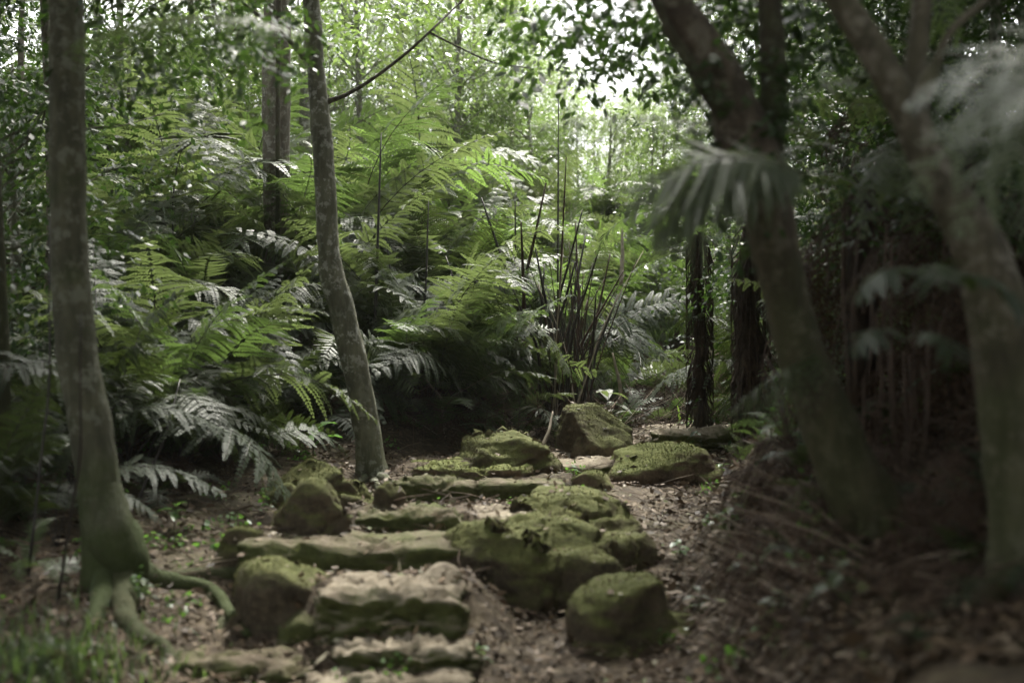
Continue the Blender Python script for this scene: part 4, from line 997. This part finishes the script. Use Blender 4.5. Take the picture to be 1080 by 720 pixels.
seedling(640, 425, 9, .32, 'broad glossy plant with drooping pale leaves beside the overhanging rock', 5, 'fern_silver', .4, D=12.0)
seedling(470, 412, 6, .3, 'broad-leaved plant at the foot of the ferns near the curved trunk', 6, 'fern', .45, D=11.3)
seedling(500, 700, 7, .08, 'tiny seedling beside the second stone step', 7, 'seedling', .08)
seedling(715, 590, 8, .09, 'small green plant beside the squarish mossy ledge', 8, 'seedling', .10)
seedling(735, 650, 7, .10, 'little sprig against the square dark mossy boulder', 9, 'fern', .12)
seedling(880, 645, 9, .12, 'dim seedling in the litter below the bowed trunk', 10, 'fern', .15)
seedling(960, 690, 8, .10, 'dim sprig low on the shaded slope below the forked tree', 11, 'fern_dark', .12)
seedling(770, 560, 9, .10, 'fresh green sprig on the bank just below the bowed trunk roots', 14, h=.14)
seedling(760, 505, 8, .09, 'small pale-leaved plant where the bank meets the upper path', 15, h=.12)
seedling(820, 655, 8, .10, 'dull green sprig among the twigs of the bank', 16, 'fern', .12)
seedling(430, 525, 6, .12, 'small frilly plant between the upper step stones', 12, 'fern', .10)
seedling(900, 300, 4, .16, 'yellowish leaf cluster hanging in the dark hollow', 13, 'fern_lime', .25, D=6.0)

# ------------------------------------------------------------------ litter
def litter():
    g = np.random.default_rng(3); P = []
    while len(P) < 80000:
        y = 3.6 + 12.4 * g.random() ** 1.5
        x = g.uniform(-.42 * y - .2, .42 * y + .2)
        w = .5 + .5 * mn.noise(Vector((x * 1.3, y * 1.3, 4)))
        b = float(np.interp(y, [3, 5, 7, 9, 11, 13, 16], [.1, .2, .4, .9, 1.6, 1.7, 2]))
        if x > b: w += .35
        w *= .55 + .9 * max(0, mn.noise(Vector((x * 4.2, y * 4.2, 9))) + .3)
        if g.random() > w: continue
        P.append((x, y, terr(x, y) + .008 + .03 * g.random()))
    # leaves caught on the stones
    for o in ROCKS:
        me = o.data; mw = Matrix.Translation(o.location) @ o.rotation_euler.to_matrix().to_4x4()
        up = [v for v in me.vertices if v.normal.z > .75]
        k = min(len(up), int(90 * max(.15, o.dimensions.x * o.dimensions.y)))
        if up:
            for v in random.sample(up, k):
                q = mw @ v.co; P.append((q.x, q.y, q.z + .006))
    big = [i for i in range(len(P)) if g.random() < .02]
    P = np.array(P); n = len(P)
    d = g.normal(size=(n, 3)); d[:, 2] *= .25; nn = np.array([0, 0, 1.]) + g.normal(size=(n, 3)) * .6
    L = np.clip(g.lognormal(math.log(.027), .55, n), .010, .075)
    L[big] = g.uniform(.05, .095, len(big))
    v, f = leaf_quads(P, d, nn, L, L * g.uniform(.18, .34, n))
    o = obj('fallen_leaves', mesh('fallen_leaves', v, f, M['litter'], False)); tag(o, 'brown and bleached fallen leaves strewn over path and bank', 'leaf litter', kind='stuff')
litter()
def twigs():
    g = random.Random(8); mb = MB()
    def one(x, y, L, el, r):
        a = g.uniform(0, 6.28); p = Vector((x, y, terr(x, y) + .01)); d = Vector((math.cos(a) * math.cos(el), math.sin(a) * math.cos(el), math.sin(el)))
        q = p + d * L
        if el < .2: q.z = terr(q.x, q.y) + .015
        mb.add(tube([p, p.lerp(q, .5) + Vector((g.uniform(-1, 1), g.uniform(-1, 1), .5)) * L * .07, q], [r, r * .8, r * .4], 4))
    for _ in range(3200):
        y = g.uniform(3.8, 12); x = g.uniform(-.4 * y, .4 * y); one(x, y, g.uniform(.06, .35), g.uniform(0, .3), g.uniform(.0015, .004))
    for _ in range(1100):     # dead fern stalks heaped on the bank where the path bends
        c = ground(g.gauss(715, 50), g.uniform(12.0, 16.5)); one(c.x, c.y, g.uniform(.15, .7), g.uniform(0, .9), g.uniform(.002, .005))
    for _ in range(500):     # along the foot of the ferns
        c = ground(g.uniform(400, 650), g.uniform(10.7, 12.4)); one(c.x, c.y, g.uniform(.2, .8), g.uniform(0, .9), g.uniform(.002, .0045))
    for _ in range(1100):     # under the bowed tree
        c = ground(g.uniform(760, 1080), g.uniform(4.2, 6.5)); one(c.x, c.y, g.uniform(.1, .5), g.uniform(0, .5), g.uniform(.002, .005))
    o = mb.build('twigs', M['twig']); tag(o, 'dry twigs and broken fern stalks lying over the forest floor', 'twigs', kind='stuff')
twigs()
def cover():
    g = np.random.default_rng(12); C = []
    for _ in range(190):
        y = g.uniform(4.2, 13.5); x = g.uniform(-.4 * y, .4 * y)
        b = float(np.interp(y, [3, 5, 7, 9, 11, 13, 16], [.3, .4, .6, 1.1, 1.9, 2.2, 2.5]))
        if -1.0 < x < b and g.random() < .75: continue
        C.append(((x, y, terr(x, y) + .04), .09))
    v, f = cloud(C, .035, g, 26, flat=.3, ratio=.33)
    o = obj('ground_cover', mesh('ground_cover', v, f, M['seedling'], False)); tag(o, 'sparse small-leaved ground cover in the leaf litter', 'ground cover', kind='stuff')
cover()

def haze():
    bm = bmesh.new(); bmesh.ops.create_cube(bm, size=1)
    for v in bm.verts: v.co = Vector((v.co.x * 290, 12 + v.co.y * 290, -9 if v.co.z < 0 else 26))
    me = bpy.data.meshes.new('haze'); bm.to_mesh(me); bm.free()
    m = bpy.data.materials.new('moist_air'); m.use_nodes = True; t = m.node_tree; t.nodes.clear()
    vo = t.nodes.new('ShaderNodeVolumePrincipled'); vo.inputs['Color'].default_value = (.92, .95, .90, 1); vo.inputs['Density'].default_value = .0004; vo.inputs['Anisotropy'].default_value = .3
    o = t.nodes.new('ShaderNodeOutputMaterial'); t.links.new(vo.outputs[0], o.inputs['Volume'])
    me.materials.append(m); o = obj('haze', me); tag(o, 'faint moist air paling the far trees', 'haze', kind='stuff')
haze()
# ------------------------------------------------------------------ camera, light, render settings
cam = bpy.data.cameras.new('camera'); co = bpy.data.objects.new('camera', cam); COL.objects.link(co)
cam.sensor_width = 36; cam.lens = F / 1080 * 36; co.rotation_euler = (R(90), 0, 0); cam.clip_end = 1000; cam.clip_start = .05
cam.dof.use_dof = True; cam.dof.focus_distance = 11.8; cam.dof.aperture_fstop = 1.25
SC.camera = co
EL, AZ = R(58), R(12)            # light comes over the wood from beyond the gap
w = bpy.data.worlds.new('World'); SC.world = w; w.use_nodes = True
t = w.node_tree; t.nodes.clear(); g = N(t)
sky = g.n('ShaderNodeTexSky', sky_type='NISHITA'); sky.sun_disc = False; sky.sun_elevation = EL; sky.sun_rotation = AZ
sky.dust_density = 4; sky.air_density = 1.0
hs = g.n('ShaderNodeHueSaturation'); hs.inputs['Saturation'].default_value = .12; g.l(sky.outputs[0], hs.inputs['Color'])
bg = g.n('ShaderNodeBackground'); bg.inputs['Strength'].default_value = .15; g.l(hs.outputs[0], bg.inputs['Color'])
o = g.n('ShaderNodeOutputWorld'); g.l(bg.outputs[0], o.inputs['Surface'])
sl = bpy.data.lights.new('sun', 'SUN'); sl.energy = 2.6; sl.angle = R(12); sl.color = (1, .95, .84)
so = bpy.data.objects.new('sun', sl); COL.objects.link(so)
sd = Vector((math.sin(AZ) * math.cos(EL), math.cos(AZ) * math.cos(EL), math.sin(EL)))
so.rotation_euler = (-sd).to_track_quat('-Z', 'Y').to_euler()
vs = SC.view_settings; vs.view_transform = 'Standard'; vs.look = 'None'; vs.gamma = 1; vs.use_curve_mapping = False; vs.exposure = 1.86
SC.render.engine = 'CYCLES'
cy = SC.cycles
cy.max_bounces = 6; cy.volume_bounces = 0; cy.diffuse_bounces = 3; cy.glossy_bounces = 2; cy.transmission_bounces = 4; cy.transparent_max_bounces = 4
cy.caustics_reflective = False; cy.caustics_refractive = False; cy.sample_clamp_indirect = 6
cy.use_adaptive_sampling = False; cy.use_denoising = True; cy.denoiser = 'OPENIMAGEDENOISE'
